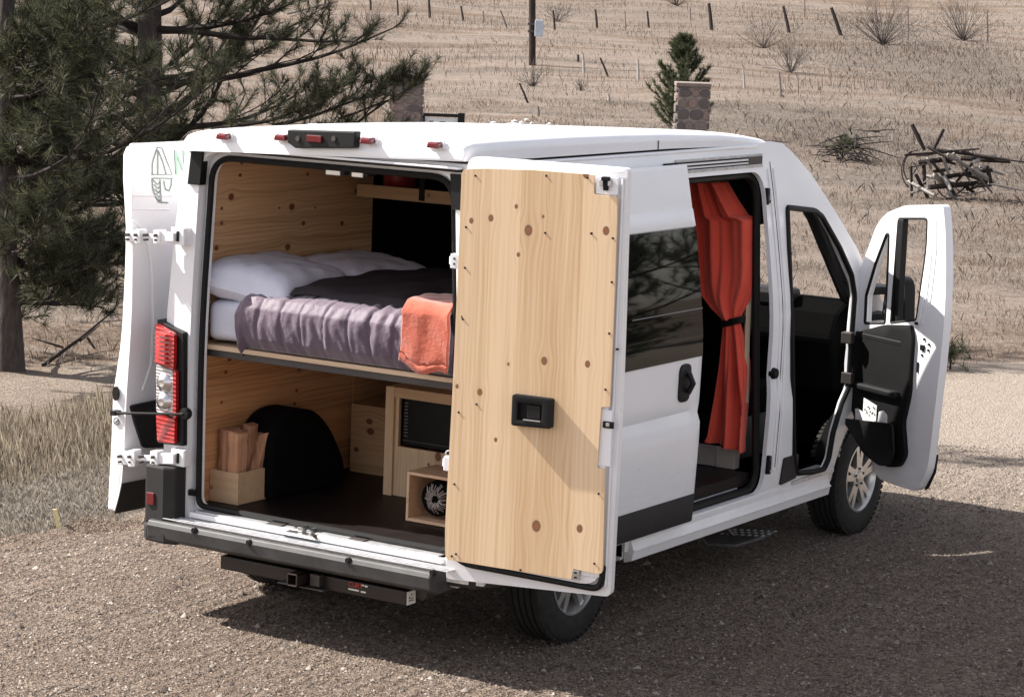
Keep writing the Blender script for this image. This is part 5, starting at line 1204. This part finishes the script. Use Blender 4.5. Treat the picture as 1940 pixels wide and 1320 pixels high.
def limb(B, TP, TD, p0, d, L, rr, tw, up=.05, jit=.10):
    P = curve(p0, d, L, up, 9, jit); B.tube(P, [max(.006, rr*(1-.85*k/9)) for k in range(10)], 5, cap=False)
    for k in range(tw):
        s = .25+.75*(k+rng.random())/tw; i = min(8, int(s*9)); fr = s*9-i; q = P[i]*(1-fr)+P[i+1]*fr; dd = P[i+1]-P[i]; dd /= np.linalg.norm(dd)
        sdv = np.cross(dd, [0, 0, 1])*(1 if k % 2 else -1); l2 = L*.32*(1.1-s)*rng.uniform(.6, 1.3)+.18
        Q = curve(q, dd*.6+sdv*rng.uniform(.5, 1)+np.array([0, 0, rng.uniform(-.2, .5)]), l2, .12, 5, .16)
        B.tube(Q, [max(.004, rr*.22*(1-.15*j)) for j in range(6)], 4, cap=False)
        for j in (2, 3, 4, 5):
            if rng.random() < (.28 if j < 4 else .9): TP.append(Q[j]); TD.append(Q[j]-Q[j-1]+np.array([0, 0, .02]))
        for j in (2, 4):
            if rng.random() < .6:
                R3 = curve(Q[j], (Q[j]-Q[j-1])/np.linalg.norm(Q[j]-Q[j-1])+rng.normal(size=3)*.7, .12+.16*rng.random(), .15, 3, .2)
                B.tube(R3, [.005, .004, .0035, .003], 3, cap=False); TP.append(R3[-1]); TD.append(R3[-1]-R3[-2])
                if rng.random() < .5: TP.append(R3[2]); TD.append(R3[2]-R3[1])
def at(a, dep):
    o, d = ray(a); return o+d*dep
tb1 = hg((283, 560)); tb1[2] = tz(tb1[0], tb1[1]); d1 = dist(tb1)
def ex(a, b_, dep, rr=.035, n_=15, dd=0):
    p, q = at(a, dep), at(b_, dep+dd); return (p, q-p, float(np.linalg.norm(q-p)), rr, n_)
xt = [ex((270, 240), (640, 70), d1, .05, 18, .5), ex((270, 60), (560, 30), d1, .05, 18, -.5), ex((268, 300), (560, 215), d1, .04, 14, -.4), ex((265, 150), (560, 150), d1, .035, 14, .3),
      ex((262, 120), (20, 40), d1, .05, 16), ex((262, 210), (60, 250), d1, .045, 16, -.5), ex((262, 300), (20, 330), d1, .045, 18, -.6), ex((262, 380), (60, 440), d1, .04, 18, -.3), ex((262, 60), (100, -40), d1, .05, 16),
      ex((262, 420), (210, 560), d1, .03, 14, -.8), ex((262, 330), (120, 420), d1, .04, 16, .4), ex((262, 20), (450, -60), d1, .05, 16), ex((262, 260), (150, 160), d1, .04, 16, -.9), ex((262, 480), (240, 540), d1, .03, 8, -1),
      ex((262, 170), (430, 60), d1, .04, 14, .8), ex((262, 180), (100, 120), d1, .04, 16, .9), ex((262, 340), (370, 260), d1, .035, 12, -.2), ex((400, 246), (690, 215), d1-1.2, .026, 16, .2), ex((520, 238), (770, 196), d1-1.0, .022, 16, .1), ex((470, 250), (640, 225), d1-1.4, .02, 12, .1), ex((640, 226), (815, 178), d1-1.1, .014, 9, .1)]
for k in range(22):
    y_ = rng.uniform(-60, 420); xt.append(ex((266, y_+rng.uniform(0, 60)), (rng.uniform(-60, 400), y_-20), d1, .03, 13, rng.uniform(-1.6, 1.6)))
pine(tb1, 8.5, .17, 40, 'large dark ponderosa pine behind the open left rear door', extra=xt, zmin=.9, needles=40, tw=11)
tb2 = hg((14, 702)); d2 = dist(tb2)
xt = [ex((15, 400), (200, 520), d2, .04, 16, .3), ex((10, 300), (180, 330), d2, .04, 16, -.3), ex((10, 200), (170, 150), d2, .04, 16), ex((10, 480), (150, 560), d2, .035, 14, -.3), ex((12, 340), (210, 430), d2, .03, 14, .6), ex((12, 100), (170, 40), d2, .04, 14), ex((12, 250), (150, 230), d2, .04, 14, .4), ex((12, 420), (110, 470), d2, .04, 14, -.6)]
for k in range(34):
    y_ = rng.uniform(60, 590); xt.append(ex((12, y_+rng.uniform(-20, 30)), (rng.uniform(60, 235), y_+rng.uniform(-10, 40)), d2, .025, 12, rng.uniform(-1.2, 1.2)))
tr2 = pine(tb2, 7.5, .105, 34, 'pine with a thick bare trunk at the far left edge', extra=xt, zmin=1.3, needles=40, tw=11)
# off to the right of the view stand more of them: the tinted glass mirrors their dark crowns
for k, (xx_, yy_, rz_) in enumerate(((8.2, 11.5, 1.0), (11.5, 13.5, 2.4), (7.0, 16.0, 4.1), (13.5, 9.0, 5.0))):
    c = tr2.copy(); C.objects.link(c); c.location = (xx_, yy_, tz(xx_, yy_)); c.rotation_euler = (0, 0, rz_)
    c['label'] = ['pine mirrored in the tinted window, nearest the van', 'pine mirrored in the tinted window, to its right', 'pine mirrored in the tinted window, furthest back', 'pine out of view beside the van, right of the others'][k]; c['group'] = 'pines mirrored in the sliding door window'
    for ch in list(tr2.children):
        d = ch.copy(); C.objects.link(d); d.parent = c; d.matrix_parent_inverse = Matrix.Translation(-Vector(PLOC[tr2.name]))
# small branch of the low bough in front of the stone pier
def twigs(name, c, L, n, label, cat, mat, rr=.012, flat=.3, group=None, up=.1):
    m = MB()
    for k in range(n):
        a = rng.random()*6.283; e = rng.uniform(.15, 1.3); d = (math.cos(a)*math.cos(e), math.sin(a)*math.cos(e), math.sin(e))
        P = curve(c, d, L*rng.uniform(.6, 1.1), up, 4, .18); m.tube(P, [rr, rr*.8, rr*.6, rr*.4, rr*.25], 4, cap=False)
        for j in (2, 3):
            for _ in range(2):
                Q = curve(P[j], (P[j]-P[j-1])/np.linalg.norm(P[j]-P[j-1])+rng.normal(size=3)*.6, L*.4*rng.random()+.05, .1, 3, .2); m.tube(Q, [rr*.5, rr*.4, rr*.3, rr*.2], 3, cap=False)
    o = obj(name, m, mat, None); return tag(o, label, cat, group)
GTW = simple('grey_twigs', (.075, .062, .056), .9)
for a, L, n, lb, mt_ in (((1283, 12), 1.2, 26, 'small grey bush at the top edge left of the tall thick post', DTW), ((1055, 42), .9, 24, 'small bare bush between two fence posts right of the pole', GTW), ((1447, 92), 1.5, 26, 'bare bush below the tall dark post, right of the young pine', GTW),
                      ((1672, 85), 2.2, 60, 'wide grey bush right of the two leaning dark posts', GTW), ((1825, 78), 2.0, 54, 'wide grey bush furthest right on the hillside', GTW), ((1498, 138), 1.3, 26, 'low bare bush on the slope right of the short posts', GTW),
                      ((1010, 165), .9, 18, 'tiny bare bush on the slope left of the leaning thin post', GTW), ((700, 62), 1.2, 22, 'thin bare bush on the slope left of the utility pole', GTW), ((1100, 172), .5, 10, 'tiny tuft of twigs below the cluster of posts', GTW)):
    twigs('bush', hg(a), L*dist(hg(a))/75*.85, int(n*1.5), lb, 'bush', mt_, .009, group='bare bushes on the hillside')
# dead branch lying at the foot of the left pines
m = MB(); q = [hg((82, 692)), hg((150, 668))+np.array([0, 0, .12]), hg((215, 650))+np.array([0, 0, .3])]; m.tube(q, [.02, .015, .008], 5)
for (a, b_) in (((150, 668), (190, 615)), ((165, 660), (205, 700)), ((120, 680), (60, 640))):
    p = hg(a); m.tube([p+np.array([0, 0, .1]), at(b_, dist(p))], [.012, .004], 4)
tag(obj('fallen_branch', m, DTW), 'dead branch on the ground right of the thick bare trunk', 'branch')
# small green seedling behind the passenger door
q = hg((1800, 700)); m_ = []; D_ = []
for k in range(26): m_.append(q+np.array([rng.normal()*.07, rng.normal()*.07, .05+.22*rng.random()])); D_.append([rng.normal()*.5, rng.normal()*.5, 1])
sd_ = thing('seedling', q, 'small green pine seedling at the road edge behind the passenger door', 'seedling'); tufts('foliage', m_, D_, NEED2, sd_, .12, .008, 20)
m = MB(); m.tube([q, q+np.array([0, 0, .3])], [.01, .004], 5); obj('stem', m, DTW, sd_)
# young pine behind the stone pier
q = hg((1292, 268)); dd_ = dist(q); yp = thing('young_pine', q, 'young green pine standing behind the stone pier', 'pine tree')
top = at((1297, 72), dd_); H_ = top[2]-q[2]; m = MB(); m.tube([q, (q+top)/2, top], [.045, .03, .008], 6); obj('trunk', m, BARK, yp)
B = MB(); TP, TD = [], []
for k in range(84):
    f = (k+.5)/84; p0 = q+(top-q)*(.03+.95*f); L = .86*(1-f)**.8*rng.uniform(.75, 1.15)+.06; a = rng.random()*6.283
    P = curve(p0, (math.cos(a), math.sin(a), .35), L, .16, 4, .08); B.tube(P, [.012, .01, .008, .006, .004], 4, cap=False)
    for j in range(1, 5):
        TP.append(P[j]); TD.append(P[j]-P[j-1]+np.array([0, 0, .03]))
        if j > 1:
            for s_ in (-1, 1):
                d_ = P[j]-P[j-1]; sv = np.cross(d_/np.linalg.norm(d_), [0, 0, 1])*s_*.7+d_/np.linalg.norm(d_)*.6+np.array([0, 0, .3]); TP.append(P[j]+sv*.10); TD.append(sv)
TP.append(top); TD.append([0, 0, 1]); obj('branch', B, DTW, yp); tufts('foliage', TP, TD, NEED2, yp, .11, .011, 30, (.2, .95))

# ================================================================== PIERS, SIGN, POLE, FENCE, WRECK
def pier(pxl, pxr, ytop, ground_row, label):
    g = hg(((pxl+pxr)/2, ground_row)); g[2] = tz(g[0], g[1]); dd = dist(g); tp = at(((pxl+pxr)/2, ytop), dd); wd = (pxr-pxl)*dd/FOC; H = tp[2]-g[2]
    th = thing('stone_pier', g, label, 'stone pier', 'stone piers behind the van')
    ax = LH; f_ = FH; A = np.array([ax[0], ax[1], 0]); Bv = np.array([f_[0], f_[1], 0]); hw = wd/2
    m = MB(); m.obox(g+np.array([0, 0, H/2-.1]), A*(hw-.02), Bv*(hw-.02), (0, 0, H/2+.08)); obj('mortar_core', m, simple('mortar', (.26, .225, .205), .95, bumpd=.004), th)
    protos = []
    for k in range(6):
        mm = MB(); n_ = 9; rr = [rng.uniform(.86, 1.02) for _ in range(n_)]; pl_ = [(math.copysign(abs(math.cos(2*math.pi*i/n_))**.7, math.cos(2*math.pi*i/n_))*rr[i]*.5, math.copysign(abs(math.sin(2*math.pi*i/n_))**.7, math.sin(2*math.pi*i/n_))*rr[i]*.5) for i in range(n_)]
        mm.add([(x, -.5, z) for x, z in pl_]+[(x*.85, .5, z*.85) for x, z in pl_], [tuple(range(n_))[::-1], tuple(range(n_, 2*n_))]+[(i, (i+1) % n_, n_+(i+1) % n_, n_+i) for i in range(n_)])
        me = bpy.data.meshes.new('stone'); me.from_pydata(mm.v, [], mm.f); recalc(me); me.materials.append(STN[k % 3]); protos.append(me)
    for face in range(4):
        nrm = [-Bv, A, Bv, -A][face]; tang = [A, Bv, -A, -Bv][face]; z = .02
        while z < H-.08:
            rh = rng.uniform(.12, .22); rh = min(rh, H-.07-z); x = -hw
            while x < hw-.03:
                rw = min(rng.uniform(.14, .28), hw-x)
                if hw-x-rw < .06: rw = hw-x
                o = bpy.data.objects.new('stone', protos[int(rng.integers(6))]); C.objects.link(o); o.parent = th
                c = nrm*(hw-.012)+tang*(x+rw/2)+np.array([0, 0, z+rh/2]); s_ = (rw*1.0, .05, rh*1.0)
                mat = Matrix((( tang[0]*s_[0], -nrm[0]*s_[1]*-1, 0, c[0]), (tang[1]*s_[0], -nrm[1]*s_[1]*-1, 0, c[1]), (0, 0, s_[2], c[2]), (0, 0, 0, 1)))
                o.matrix_local = mat; x += rw
            z += rh
    m = MB(); m.obox(g+np.array([0, 0, H-.03]), A*(hw+.02), Bv*(hw+.02), (0, 0, .035)); obj('cap_stone', m, STN[0], th, bevel=.01)
    return th
pier(1275, 1337, 156, 300, 'square stone pier in front of the young pine, right of centre')
pier(738, 797, 140, 300, 'grey stone pier half hidden by the pine bough, left of the sign')
# framed sign board just showing above the van roof
g = hg((838, 282)); dd = dist(g); sg = thing('framed_sign', g, 'black framed white sign board showing above the van roof', 'sign')
def sb(name, a, b_, mat, th=.03, d0=0, par=None):
    p, q = at(a, dd-d0), at(b_, dd-d0); r3 = np.array([LH[0], LH[1], 0]); c = (p+q)/2; hw = abs((q-p)@r3)/2; hh = abs(q[2]-p[2])/2
    m = MB(); m.obox(c, r3*hw, np.array([FH[0], FH[1], 0])*th, (0, 0, hh)); return obj(name, m, mat, par or sg, bevel=.0)
sb('board', (800, 222), (872, 262), simple('white_sign_board', (.62, .64, .66), .5), .02)
sb('frame_rail', (799, 214), (878, 223), BLACK, .04); sb('frame_rail', (799, 258), (878, 266), BLACK, .04); sb('frame_post', (868, 214), (878, 290), BLACK, .045); sb('frame_post', (796, 214), (803, 290), BLACK, .045)
for k, (x0_, x1_, yy0, yy1) in enumerate(((806, 812, 231, 235), (813, 821, 229, 234), (822, 826, 226, 236), (828, 832, 226, 233), (833, 844, 230, 235), (846, 852, 226, 231), (853, 858, 226, 237), (860, 864, 227, 232))): sb('dark_lettering_stroke', (x0_, yy0), (x1_, yy1), PRINT, .004, .03)
# utility pole
g = hg((1009, 124)); dd = dist(g); pt = at((1008, -60), dd); up_ = thing('utility_pole', g, 'dark wooden utility pole standing on the hillside', 'pole')
POLEW = simple('weathered_dark_timber', (.03, .02, .017), .85, var=.3)
m = MB(); m.tube([g-np.array([0, 0, .3]), g+(pt-g)*.5, g+(pt-g)*2.2], [.105, .10, .085], 10); obj('pole', m, POLEW, up_, smooth=True)
m = MB(); c = at((1021, 54), dd-.12); m.obox(c, LH3*.14 if False else np.array([LH[0], LH[1], 0])*.12, np.array([FH[0], FH[1], 0])*.09, (0, 0, .24)); obj('meter_box', m, simple('pale_blue_grey_box', (.42, .46, .52), .5), up_, bevel=.02)
m = MB(); 
for yy in (46, 60): p = at((1009, yy), dd-.1); m.obox(p, np.array([LH[0], LH[1], 0])*.14, np.array([FH[0], FH[1], 0])*.02, (0, 0, .03))
obj('bracket', m, DARKMET, up_)
PST = {'d': simple('dark_post', (.035, .028, .025), .9), 'g': simple('grey_post', (.16, .13, .115), .9), 'w': simple('pale_post', (.30, .27, .24), .9)}
posts = [(1343, 7, 1348, 58, 7, 'd', 'tall thick dark post right of the young pine'), (1484, 13, 1495, 62, 6, 'd', 'leaning dark post, left one of the leaning pair'), (1575, 15, 1593, 68, 7, 'd', 'leaning dark post, right one of the leaning pair'),
 (1048, 20, 1051, 57, 4, 'd', 'slim dark post nearest the pole on its right side'), (1128, 19, 1131, 54, 4.5, 'd', 'dark upright post second to the right of the pole'), (1226, 22, 1229, 53, 4, 'd', 'dark upright post beside the small bare bush'),
 (948, 20, 960, 53, 3.5, 'g', 'thin leaning post left of the pole'), (915, 22, 916, 42, 3, 'g', 'short thin upright post left of the thin leaning post'), (812, -4, 814, 35, 5, 'd', 'dark post cut by the top edge above the sign'), (873, 12, 878, 42, 4, 'd', 'thin dark post right of the one at the top edge'),
 (752, -4, 754, 30, 3.5, 'd', 'slim post at the top edge, second left of the dark one'), (701, -4, 702, 20, 4, 'd', 'short dark post at the top edge above the pine bough'), (583, -6, 584, 12, 3.5, 'd', 'post at the top edge nearest the pine crown'), (616, -8, 616, 8, 4, 'd', 'post stub at the top edge beside the long rail'),
 (665, 98, 671, 142, 4, 'g', 'grey leaning post between the two pine boughs'), (1208, 112, 1209, 152, 5, 'w', 'pale upright post left of the young pine'), (1408, 131, 1410, 168, 4, 'w', 'pale upright post right of the young pine'), (1476, 137, 1479, 184, 4.5, 'g', 'dark slim post with green tuft at its foot'),
 (1104, 104, 1106, 138, 5, 'w', 'pale post in the small cluster'), (1095, 104, 1095, 118, 5, 'd', 'dark stub in the small cluster of posts'), (1137, 110, 1152, 146, 4, 'd', 'leaning thin post right of the pale cluster'), (984, 158, 1000, 196, 4, 'd', 'leaning short post below the pole'),
 (1152, 178, 1154, 194, 6, 'w', 'short pale stub above the roof centre'), (1019, 202, 1020, 221, 5, 'g', 'short brown stub just above the van roof'), (1720, 12, 1720, 75, 3, 'g', 'thin post in front of the wide grey bush'), (1870, 20, 1871, 80, 3.5, 'g', 'thin tall post furthest right'), (1524, 0, 1524, 30, 3, 'g', 'thin post at the top edge between the leaning pair'),
 (1307, 14, 1308, 40, 3, 'g', 'thin post just left of the tall thick dark post'), (1184, 22, 1185, 58, 2.5, 'g', 'very thin post between two dark upright posts'), (565, -8, 566, 10, 4, 'd', 'post stub at the top edge left of all others'), (1511, 140, 1512, 182, 2.5, 'g', 'very thin stick right of the post with green tuft')]
for (xa, ya, xb, yb, wpx, c_, lb) in posts:
    g = hg((xb, yb)); dd = dist(g); t_ = at((xa, ya), dd); r_ = wpx*dd/FOC/2; m = MB(); m.tube([g-(t_-g)*.12, (g+t_)/2+np.array([.01, 0, 0]), t_], [r_*1.1, r_, r_*.85], 7)
    tag(obj('fence_post', m, PST[c_], None), lb, 'fence post', 'old fence posts on the hillside')
g0, g1 = hg((540, 32)), hg((690, 8)); a_, b_ = at((545, 27), dist(g0)), at((640, 3), dist(g1)); m = MB(); m.tube([a_, b_], .035, 5); tag(obj('fence_rail', m, PST['g']), 'long fallen rail at the top edge right of the pine crown', 'rail')
# survey stake in the verge
g = hg((113, 1008)); t_ = at((104, 966), dist(g)); m = MB(); m.obox((g+t_)/2, _r*.012, FH3 if False else np.array([FH[0], FH[1], 0])*.008, (t_-g)/2*1.08); tag(obj('wooden_stake', m, simple('pale_lath', (.50, .42, .22), .8)), 'pale wooden stake in the grass left of the van', 'stake')
# pale rubble heap above the roof
rub = [(935, 232, 8), (948, 236, 7), (962, 234, 6), (975, 228, 7), (988, 232, 8), (998, 225, 6), (1008, 232, 6), (1020, 235, 5), (1040, 233, 6), (1056, 236, 5), (1067, 237, 5), (970, 240, 8), (1000, 240, 8)]
for k, (a_, b_, sz) in enumerate(rub):
    g = hg((a_, b_+6)); r_ = sz*dist(g)/FOC; m = MB(); vs = []
    bm = bmesh.new(); bmesh.ops.create_icosphere(bm, subdivisions=1, radius=r_)
    for v in bm.verts: v.co *= rng.uniform(.75, 1.15); v.co.z *= .75
    me = bpy.data.meshes.new('boulder'); bm.to_mesh(me); bm.free(); me.materials.append(simple('pale_boulder', (.52, .50, .48), .9) if k == 0 else bpy.data.materials['pale_boulder'])
    o = link('boulder', me); o.location = T3(g+np.array([0, 0, r_*.4])); tag(o, ['big pale rock at the left end of the rubble above the roof', 'second pale rock from the left end of the rubble', 'third pale rock from the left in the rubble row', 'fourth pale rock from the left, a little higher than its neighbours', 'fifth pale rock from the left, low in the rubble', 'highest pale rock near the middle of the rubble', 'pale rock just right of the highest rubble rock', 'small pale rock right of the middle of the rubble', 'small pale rock beside the brown post stub above the roof', 'second last small rock at the right end of the rubble', 'small rock at the far right end of the rubble', 'pale rock low in the left half of the rubble, touching the roof line', 'pale rock low in the right half of the rubble, touching the roof line'][k], 'rock', 'pale rocks of the rubble heap' )
# brush pile
g = hg((1615, 305)); dd = dist(g)
bp_ = thing('brush_pile', g, 'dark heap of brushwood on the slope left of the timber wreck', 'brush pile')
m = MB()
for k in range(70):
    p = at((1615+rng.normal()*26, 285+rng.normal()*14), dd+rng.normal()*.35); d = rng.normal(size=3)*np.array([1, .6, .28])+np.array([.3, 0, -.15]); Q = curve(p, d, .3+.5*rng.random(), -.02, 3, .15); m.tube(Q, [.014, .012, .009, .005], 4, cap=False)
obj('dead_sticks', m, DTW, bp_)
P_, D_ = [], []
for k in range(26): P_.append(at((1600+rng.normal()*14, 272+rng.normal()*10), dd+rng.normal()*.2)); D_.append(rng.normal(size=3))
tufts('dry_needles', P_, D_, NEED, bp_, .16, .012, 22, (.3, 1.4))
# wreck of an old timber hay implement
g = hg((1770, 375)); dd = dist(g); wk = thing('farm_wreck', g, 'collapsed dark timber farm implement with curved iron tines', 'farm implement')
TIM = simple('blackened_timber', (.028, .022, .020), .85, var=.4); PALE = simple('bleached_plank', (.24, .22, .20), .85, var=.3); IRON = simple('rusty_iron', (.05, .03, .024), .7, .3)
def beam(a, b_, wpx, mat=TIM, nm='beam', d0=0., d1=0.):
    p, q = at(a, dd+d0), at(b_, dd+d1); r_ = wpx*dd/FOC/2; m = MB(); m.tube([p, (p+q)/2, q], [r_, r_*1.1, r_*.85], 5); obj(nm, m, mat, wk)
for a in [((1728, 236), (1752, 285), 8), ((1788, 245), (1768, 285), 7), ((1714, 294), (1800, 288), 5, TIM, 'beam', -.2, .2), ((1740, 308), (1812, 300), 9), ((1726, 315), (1728, 392), 6), ((1770, 283), (1912, 303), 6, TIM, 'beam', .1, -.3), ((1908, 303), (1960, 310), 3), ((1820, 300), (1915, 306), 9, TIM, 'beam', -.1, -.2),
          ((1760, 355), (1870, 345), 10, TIM, 'beam', -.2, .2), ((1790, 335), (1880, 322), 8), ((1870, 315), (1878, 348), 9), ((1735, 330), (1765, 388), 7), ((1750, 305), (1752, 350), 8), ((1770, 290), (1856, 282), 4), ((1795, 345), (1810, 372), 8), ((1850, 300), (1812, 345), 6)]: beam(*a)
for a in [((1795, 292), (1850, 330), 6), ((1806, 290), (1838, 345), 5), ((1786, 296), (1800, 338), 6), ((1845, 322), (1884, 345), 8), ((1796, 365), (1820, 386), 9), ((1770, 330), (1786, 348), 9), ((1822, 372), (1866, 362), 3), ((1880, 350), (1950, 364), 3), ((1756, 300), (1764, 318), 6), ((1835, 318), (1868, 362), 4), ((1812, 300), (1866, 340), 4)]: beam(*a, PALE, 'bleached_plank', -.12, .05)
for k in range(22):
    cx0, cy0 = rng.uniform(1735, 1890), rng.uniform(290, 365); an = rng.normal()*.5+(.5 if k % 2 else -.15); ln = rng.uniform(20, 60); beam((cx0-ln*math.cos(an)/2, cy0-ln*math.sin(an)/2), (cx0+ln*math.cos(an)/2, cy0+ln*math.sin(an)/2), rng.uniform(3, 8), PALE if k % 3 == 0 else TIM, 'plank', rng.uniform(-.4, .4), rng.uniform(-.4, .4))
for (cx_, cy_, rx, ry, a0, a1) in ((1736, 322, 28, 38, 1.9, 4.2), (1742, 318, 30, 34, 1.7, 3.9), (1800, 330, 30, 46, 3.4, 4.9), (1815, 325, 30, 46, 3.4, 4.9), (1830, 322, 30, 44, 3.5, 4.9)):
    m = MB(); m.tube([at((cx_+rx*math.cos(t), cy_-ry*math.sin(t)), dd-.1) for t in np.linspace(a0, a1, 12)], .012, 5); obj('curved_tine', m, IRON, wk, smooth=True)
